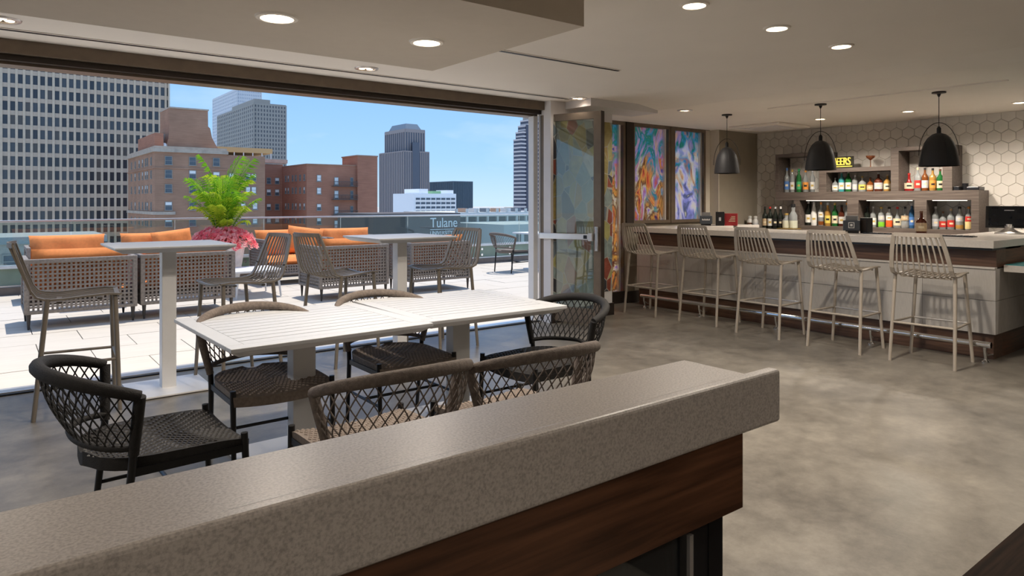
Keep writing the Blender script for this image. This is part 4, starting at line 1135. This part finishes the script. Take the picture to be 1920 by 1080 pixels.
t = thing('black_tray_stack', 'low black trays on the shelf step at the right', 'tray', (10.0, 3.30, 1.565))
MB().box(-.10, .10, -.085, .055, 0, .045).build('tray', BLACKPL, t, bev=.008); 
t = thing('black_case', 'flat black case beside the upper right cubby', 'box', (10.0, 3.46, 1.565))
MB().box(-.12, .1, -.03, .035, 0, .05).build('body', BLACKPL, t, bev=.004)

# ------------------------------------------------------------------ the city
GZ = -42.
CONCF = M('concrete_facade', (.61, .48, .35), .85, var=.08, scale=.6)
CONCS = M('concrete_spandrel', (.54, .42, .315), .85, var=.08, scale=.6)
WGL = M('dark_office_glass', (.035, .038, .045), .25, var=.5, scale=.35, spec=.5)
BRK = M_brick('red_brick', (.44, .195, .12), (.32, .135, .085), (.48, .25, .17))
BRK2 = M_brick('brown_brick', (.42, .235, .15), (.30, .165, .105), (.48, .30, .20))
LIME = M('limestone_trim', (.47, .38, .30), .9, var=.15, scale=1)
WINF = M('window_frame_paint', (.30, .28, .25), .7)
WINB = M('window_blind', (.80, .80, .78), .7)
WIND = M('house_window_glass', (.10, .12, .14), .2, var=.4, scale=.5)
GND = M('city_ground', (.44, .44, .42), .95, var=.3, scale=.02)
struct(MB().box(-2500, 4500, 60, 5000, GZ-2, GZ), 'ground_city', GND, 'hazy low city ground beyond the terrace', 'ground')

# office tower on the left
t1 = thing('office_tower', 'huge beige office tower with a grid of dark windows on the left', 'building', (20, 212, GZ))
px0, dx = 3.843, (39.496-3.843)/23
pz0, dz = 32.408, 3.458
TX0 = px0-dx*.5-dx*14; TX1 = 40.93
MB().box(TX0-20, TX1-20, .7, 40, 0, 120).build('core', WGL, t1)
nc = 24+14
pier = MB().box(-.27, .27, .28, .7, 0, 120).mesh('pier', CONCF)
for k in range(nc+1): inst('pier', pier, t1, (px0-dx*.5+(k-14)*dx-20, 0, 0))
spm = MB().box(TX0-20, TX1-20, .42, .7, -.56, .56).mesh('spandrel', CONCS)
for r_ in range(-6, 22): inst('spandrel', spm, t1, (0, 0, pz0-(r_-.5)*dz-GZ))
MB().box(TX1-20-.05, TX1-20+.35, -.1, 40, 0, 120).build('corner_pier', M('sunlit_corner_concrete', (.66, .56, .44), .8), t1)  # sunlit look of the tower's side edge is put into this paler colour
pane = [MB().box(-(dx/2-.275), dx/2-.275, .58, .66, -(dz/2-.57), dz/2-.57).mesh('pane', mm) for mm in
        (M('office_pane_a', (.045, .048, .056), .12), M('office_pane_b', (.075, .08, .088), .12), M('office_pane_c', (.10, .085, .075), .15))]
rp = random.Random(3)
for c in range(24):
    for r_ in range(-1, 12):
        if c > 17 and r_ > 5: continue
        inst('pane', pane[rp.choice((0, 0, 0, 1, 1, 2))], t1, (px0+c*dx-20, 0, pz0-r_*dz-GZ))

def win(w, h, blind, name='window', mull=True):
    m = MB(); F = .10
    m.box(-w/2, -w/2+F, -.08, .05, 0, h); m.box(w/2-F, w/2, -.08, .05, 0, h); m.box(-w/2, w/2, -.08, .05, h-F, h); m.box(-w/2-.08, w/2+.08, -.14, .05, -F, F*.6)
    m.box(-w/2, w/2, -.05, .05, h*.48, h*.48+.07)
    m.cur = 1; m.box(-w/2+F, w/2-F, -.02, .05, F*.5, h-F)
    m.cur = 2
    if blind: m.box(-w/2+F, w/2-F, -.035, -.02, h*(1-blind), h-F)
    return m.mesh(name, [WINF, WIND, WINB])
W1 = [win(1.35, 1.7, 0), win(1.35, 1.7, .4), win(1.35, 1.7, 0), win(1.35, 1.7, 0)]
W2 = [win(1.05, 1.5, 0), win(1.05, 1.5, .5), win(1.05, 1.5, .9)]
W3 = [win(.75, 1.6, 0), win(.75, 1.6, .5)]
rw = random.Random(11)
bA = thing('brick_building', 'old brown brick corner building with flared rooftop tower', 'building', (26.5, 150, GZ))
def A(n, x0, x1, y0, y1, z0, z1, m, par=bA, ox=26.5, oy=150): return MB().box(x0-ox, x1-ox, y0-oy, y1-oy, z0-GZ, z1-GZ).build(n, m, par)
A('wall', 26.5, 40.1, 150, 182, GZ, 11.4, BRK2)
A('cornice', 26.1, 40.3, 149.6, 182, 11.3, 12.0, LIME); A('parapet', 26.5, 40.1, 150, 182, 12.0, 12.5, LIME)
A('belt_course', 26.2, 30.2, 149.8, 182, -1.2, -.6, LIME)
A('belt_course', 26.3, 40.1, 149.85, 182, 8.0, 8.25, BRK2)
A('wall', 40.1, 48.0, 150, 180, GZ, 11.2, BRK2)
m = MB()
poly = [(29.3, 12.4), (39.8, 12.4), (39.0, 13.6), (38.3, 15.0), (37.9, 17.0), (37.5, 17.4), (37.45, 20.8), (30.0, 20.8), (30.0, 17.0), (29.8, 14.5)]
m.prism([(a-26.5, b-GZ) for a, b in poly], lambda u, v: (u, 4.5, v), lambda u, v: (u, 14, v)); m.build('flared_tower', BRK2, bA)
A('tower_coping', 29.9, 37.6, 154.3, 164.2, 20.7, 21.0, LIME)
A('roof_shed', 27.0, 28.6, 153, 172, 12.3, 15.3, BRK); A('roof_shed', 28.6, 30.4, 158, 172, 12.3, 15.6, LIME)
m = MB(); m.lathe([(0, 0), (.6, .0), (.6, .9), (.35, 1.2), (0, 1.2)], 12, (2.4, 4.0, 12.2-GZ)); m.build('roof_tank', ALU, bA)
for x in (28.96, 33.41):
    for z in (8.8, 6.1, 3.2, -.3, -3.6): inst('window', W1[rw.randrange(4)], bA, (x-26.5, -.02, z-GZ))
inst('window', W1[0], bA, (38.0-26.5, -.02, 8.8-GZ))
for z in (5.9, 3.1, -.3): inst('window', W1[rw.randrange(4)], bA, (38.0-26.5, -.02, z-GZ))
for x, z in ((40.95, 5.9), (44.4, 5.9), (45.6, 5.9), (44.4, 3.1), (45.6, 3.1), (43.4, -.3), (45.86, -.3), (43.4, -3.4), (45.86, -3.4), (40.95, 3.1)):
    inst('window', W2[rw.randrange(3)], bA, (x-26.5, -.02, z-GZ))
for y in (153.6, 157.6, 159.6, 163., 167., 172., 177.):
    for z in (8.8, 6.1, 3.2, -.3, -3.6):
        inst('window', W3[rw.randrange(2)], bA, (-.02, y-150, z-GZ), (0, 0, -PI/2), (1.3, 1, 1))
A('rooftop_terrace', 43, 56.9, 172, 190, 13.4, 14.6, M('ochre_canopy', (.62, .43, .20), .8)); A('terrace_slab', 42, 60, 170, 192, 11.0, 11.9, LIME)
for k in range(7): A('canopy_post', 43.2+k*2.2, 43.4+k*2.2, 172, 172.3, 11.9, 13.4, WHITEM)

bB = thing('brick_wing', 'red brick wing with fire escape and corner chimney tower', 'building', (57.2, 150, GZ))
def B_(n, x0, x1, y0, y1, z0, z1, m): return A(n, x0, x1, y0, y1, z0, z1, m, bB, 57.2, 150)
B_('wall', 48.0, 57.4, 166, 182, GZ, 10.4, BRK); B_('parapet', 48.0, 57.4, 165.9, 166.4, 10.4, 10.7, LIME)
B_('wall', 57.26, 70.5, 150, 182, GZ, 9.75, BRK); B_('parapet', 57.2, 69.3, 149.9, 182, 9.75, 10.0, BRK2)
B_('chimney_tower', 69.26, 74.4, 149.3, 158, GZ, 12.2, BRK); B_('tower_coping', 69.1, 74.5, 149.2, 158.2, 12.1, 12.4, BRK2)
for x in (54.0, 56.0):
    for z in (5.7, 2.9, -.6, -3.7): inst('window', W2[rw.randrange(3)], bB, (x-57.2, 15.98, z-GZ))
for y in (163.4, 161.6, 158.7, 156.6, 153.9, 151.3):
    for z in (6.2, 3.3, -.4, -3.6): inst('window', W3[rw.randrange(2)], bB, (.04, y-150, z-GZ), (0, 0, -PI/2), (1.1, 1, .9))
for z in (6.0, 3.1, -.6, -3.8): inst('window', W2[1+rw.randrange(2)], bB, (60.13-57.2, -.02, z-GZ))
for z in (5.2, 2.1, -1.5, -4.8):
    inst('window', W2[2], bB, (64.3-57.2, -.02, z-GZ), (0, 0, 0), (1, 1, 1.25))
    inst('window', W2[0], bB, (68.1-57.2, -.02, z-GZ), (0, 0, 0), (.7, 1, 1.25))
fe = MB()
IRON = M('rusty_iron', (.11, .085, .075), .7)
for z in (5.0, 1.9, -1.7, -5.0):
    fe.box(5.9, 11.9, -1.3, 0, z-.1-GZ, z-GZ); fe.box(5.9, 11.9, -1.32, -1.25, z+1.0-GZ, z+1.1-GZ)
    for k in range(21): fe.box(5.9+k*.298, 5.95+k*.298, -1.31, -1.26, z-GZ, z+1.05-GZ)
    0 and fe.hexa([(7.5, -1.1, z-GZ), (7.9, -1.1, z-GZ), (7.9, -.5, z-GZ), (7.5, -.5, z-GZ), (10.2, -1.1, z+3.0-GZ), (10.6, -1.1, z+3.0-GZ), (10.6, -.5, z+3.0-GZ), (10.2, -.5, z+3.0-GZ)])
fe.build('fire_escape', IRON, bB)

def grid_tower(name, label, X, X2, Y, Y2, top, body, rib, ncx, ncy, nrow, rw_, rh, lab=None, stuff=True):
    t = thing(name, label, 'building', (X, Y, GZ))
    w, d, H = X2-X, Y2-Y, top-GZ
    MB().box(0, w, 0, d, 0, H).build('glass_core', body, t)
    m = MB(); e = w*.012
    for k in range(ncx+1):
        x = w*k/ncx; m.box(x-w/ncx*rw_/2, x+w/ncx*rw_/2, -e, 0, 0, H)
    for k in range(ncy+1):
        y = d*k/ncy; m.box(-e, 0, y-d/ncy*rw_/2, y+d/ncy*rw_/2, 0, H)
    if ncx or ncy: m.build('pier_ribs', rib, t, kind='stuff')
    m = MB(); p = H/nrow if nrow else 0
    for k in range(nrow+1):
        z = H-k*p; m.box(-e*.7, w+e*.2, -e*.7, d, z-p*rh/2, z+p*rh/2)
    if nrow: m.build('floor_bands', rib, t, kind='stuff')
    MB().box(-e*1.2, w+e, -e*1.2, d, H-(H*.008), H+.3).build('roof_parapet', rib, t)
    return t
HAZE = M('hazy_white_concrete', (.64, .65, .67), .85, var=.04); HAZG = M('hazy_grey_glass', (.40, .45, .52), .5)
GREYC = M('grey_beige_concrete', (.335, .315, .28), .85, var=.05); GREYG = M('grey_tower_glass', (.13, .13, .14), .35)
GRAN = M('brown_granite', (.33, .28, .265), .6, var=.06); GRAG = M('granite_tower_glass', (.11, .12, .15), .3)
TEALG = M('blue_black_glass', (.05, .08, .11), .2, var=.3, scale=.05, stretch=(1, 1, .05)); TEALR = M('blue_grey_mullion', (.09, .12, .15), .4)
WLOW = M('white_motel_concrete', (.86, .87, .88), .8, var=.04); WLG = M('motel_window_shade', (.10, .12, .14), .4)
STRB = M('tan_grey_banding', (.62, .55, .53), .8); STRG = M('navy_band_glass', (.07, .07, .10), .3)
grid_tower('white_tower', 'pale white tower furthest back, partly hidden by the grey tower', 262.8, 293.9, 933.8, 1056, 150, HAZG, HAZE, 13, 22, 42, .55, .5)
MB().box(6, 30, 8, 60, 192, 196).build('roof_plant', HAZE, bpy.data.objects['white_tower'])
g = grid_tower('grey_tower', 'square grey tower with fine window grid above the brick roofs', 202.3, 232.9, 664.8, 793, 95.0, GREYG, GREYC, 11, 20, 34, .5, .42)
MB().box(2, 17, 5, 80, 137, 142.2).build('roof_plant', GREYC, g)
dk = grid_tower('granite_tower', 'tall dark granite tower with stepped crown standing alone in the sky', 291., 316.5, 533.3, 579.4, 46., GRAG, GRAN, 12, 14, 0, .5, .4)
m = MB(); m.box(3, 22.5, 2.6, 41, 88, 107.5); m.build('upper_shaft', GRAG, dk)
m = MB()
for k in range(9): x = 3+19.5*k/8.; m.box(x-.5, x+.5, 2.3, 2.6, 88, 107.5)
for k in range(11): y = 2.6+38.4*k/10.; m.box(2.7, 3.0, y-.6, y+.6, 88, 107.5)
m.box(2.6, 22.8, 2.2, 41, 105, 108); m.build('upper_ribs', GRAN, dk, kind='stuff')
m = MB(); m.hexa([(4, 4, 108), (20, 4, 108), (20, 36, 108), (4, 36, 108), (5.5, 6, 113), (17, 6, 113), (17, 32, 113), (5.5, 32, 113)]); m.build('crown', M('slate_crown', (.20, .24, .28), .5), dk)
m = MB(); m.box(8.5, 15.5, -.8, .2, 0, 96); m.build('glass_bay', GRAG, dk)
grid_tower('glass_block', 'low blue black glass block right of the granite tower', 434., 461.3, 675.5, 731.4, 25.2, TEALG, TEALR, 14, 22, 0, .3, .4)
wl = thing('white_motel_block', 'white mid rise block with rows of shaded windows', 'building', (198.5, 352, GZ))
MB().box(0, 29.7, 0, 25.2, 0, 48.2).build('wall', WLOW, wl)
MB().box(5, 11, 2, 20, 48.2, 51).build('roof_plant', WLOW, wl); MB().box(14, 20, 2, 14, 48.2, 49.8).build('roof_plant', M('green_roof_plant', (.25, .45, .25), .8), wl); MB().box(24, 29, 2, 14, 48.2, 50.4).build('roof_plant', WLOW, wl)
wm = MB().box(0, 2.7, -.5, .1, 0, 1.25).mesh('window', WLG); sl = MB().box(-.2, 2.9, -1.0, .1, -.3, 0).mesh('sill_box', WLOW)
for c in range(8):
    for r_ in range(8):
        inst('window', wm, wl, (1.6+c*3.5, -.05+.3, 44.4-r_*2.55)); inst('sill_box', sl, wl, (1.6+c*3.5, 0, 44.4-r_*2.55))
st_ = thing('banded_tower', 'banded grey tower with stepped shoulder beside the white jamb', 'building', (310.6, 391.9, GZ))
for k, (x0, top) in enumerate(((0, 47.5), (2.0, 53.), (4.2, 57.8), (6.4, 62.))):
    z0 = 0 if k == 0 else [0, 47.5, 53., 57.8][k]-GZ
    MB().box(x0, 32.6, k*.2, 9, z0, top-GZ).build('glass_core', STRG, st_)
    m = MB(); z = top-GZ
    while z > z0: m.box(x0-.25, 32.8, k*.2-.3, 9, z-1.15, z); z -= 2.9
    m.build('floor_bands', STRB, st_, kind='stuff')
m = MB()
for x in (4.5, 11., 17.5): m.box(x, x+2.2, -.5, 0, 0, 100)
m.build('glass_shafts', STRG, st_)
MB().box(8, 30, 1, 8, 104, 108).build('roof_plant', LIME, st_)

# roofs just beyond the railing
low = thing('low_rise', 'flat roofed beige low rise below the office tower', 'building', (-20, 60, GZ))
MB().box(0, 27, 0, 8, 0, 40.5).build('wall', M('beige_render', (.42, .37, .32), .9), low); MB().box(-.3, 27.3, -.3, 8, 40.4, 40.9).build('coping', M('grey_coping', (.30, .31, .30), .8), low)
wmm = win(1.2, 1.1, 0)
for k in range(7): inst('window', wmm, low, (2+k*3.9, -.02, 38.6))
sg = thing('university_sign', 'dark roof wall carrying white Tulane University lettering', 'sign', (49.1, 100, GZ))
MB().box(0, 16.6, 0, 14, 0, 41.45).build('wall', M('dark_brown_wall', (.10, .085, .08), .85), sg)
LET = M('white_letters', (.80, .80, .80), .5)
def letters(body, size, x, z, sxx=1.):
    o = bpy.data.objects.new('lettering', text_mesh(body, size, .05, LET, 'lettering')); col.objects.link(o); o.parent = sg
    o.location = (x, -.07, z-GZ); o.rotation_euler = (PI/2, 0, 0); o.scale = (sxx, 1, 1)
letters('Tulane', 2.35, 10.45, -2.95, .86); letters('UNIVERSITY', .95, 10.45, -4.25, .88)
MB().box(10.5, 16.0, -.1, 0, -3.38-GZ, -3.28-GZ).build('underline', LET, sg)
gr = thing('parking_garage', 'pale open parking garage seen through the railing glass', 'building', (104, 160, GZ))
MB().box(0, 29, 2.5, 30, 0, 39.5).build('core', M('garage_shade', (.10, .13, .14), .8), gr)
for z in (39.9, 37.2, 34.4, 31.6): MB().box(-.3, 29.3, 0, 30, z-.75, z+.45).build('deck', M('garage_concrete', (.56, .58, .56), .8), gr)
for k in range(9): MB().box(k*3.55, k*3.55+.5, .3, 1.0, 0, 41.4).build('pillar', MATS['garage_concrete'], gr)
for k in range(6):
    MB().box(4+k*3.9, 5.6+k*3.9, 3, 6, 40.3, 41.5).build('parked_van', M('van_paint_%d' % (k % 3), [(.5, .3, .2), (.6, .6, .6), (.15, .17, .2)][k % 3], .4), gr)
g2 = thing('grey_block', 'grey rooftop block with dark openings near the white jamb', 'building', (67.7, 90, GZ))
MB().box(0, 14, 0, 15, 0, 39.6).build('wall', M('grey_render', (.40, .41, .39), .9), g2); MB().box(6, 14, -1.5, 0, 0, 38.4).build('annex', M('brown_annex', (.32, .25, .17), .9), g2)
for k in range(3): MB().box(2.6+k*1.7, 3.6+k*1.7, -.05, 0, 36.3, 38.2).build('opening', BLACKM, g2)
rb = random.Random(21)
HZ = [M('far_roof_%d' % k, c, .9) for k, c in enumerate(((.55, .54, .52), (.48, .42, .34), (.42, .46, .42), (.60, .60, .62)))]
dm = MB()
for k in range(90):
    X = 420+rb.uniform(0, 900); Y = X*.80+rb.uniform(-120, 300); w = rb.uniform(15, 60); hh = rb.uniform(8, 36); d_ = w*rb.uniform(.5, 1.4)
    dm.cur = k % 4; dm.box(X, X+w, Y, Y+d_, GZ, GZ+hh); dm.box(X+w*.3, X+w*.6, Y+d_*.1, Y+d_*.5, GZ+hh, GZ+hh+3)
tag(dm.build('distant_roofs', HZ), 'hazy sea of low roofs on the horizon', 'buildings', kind='stuff')
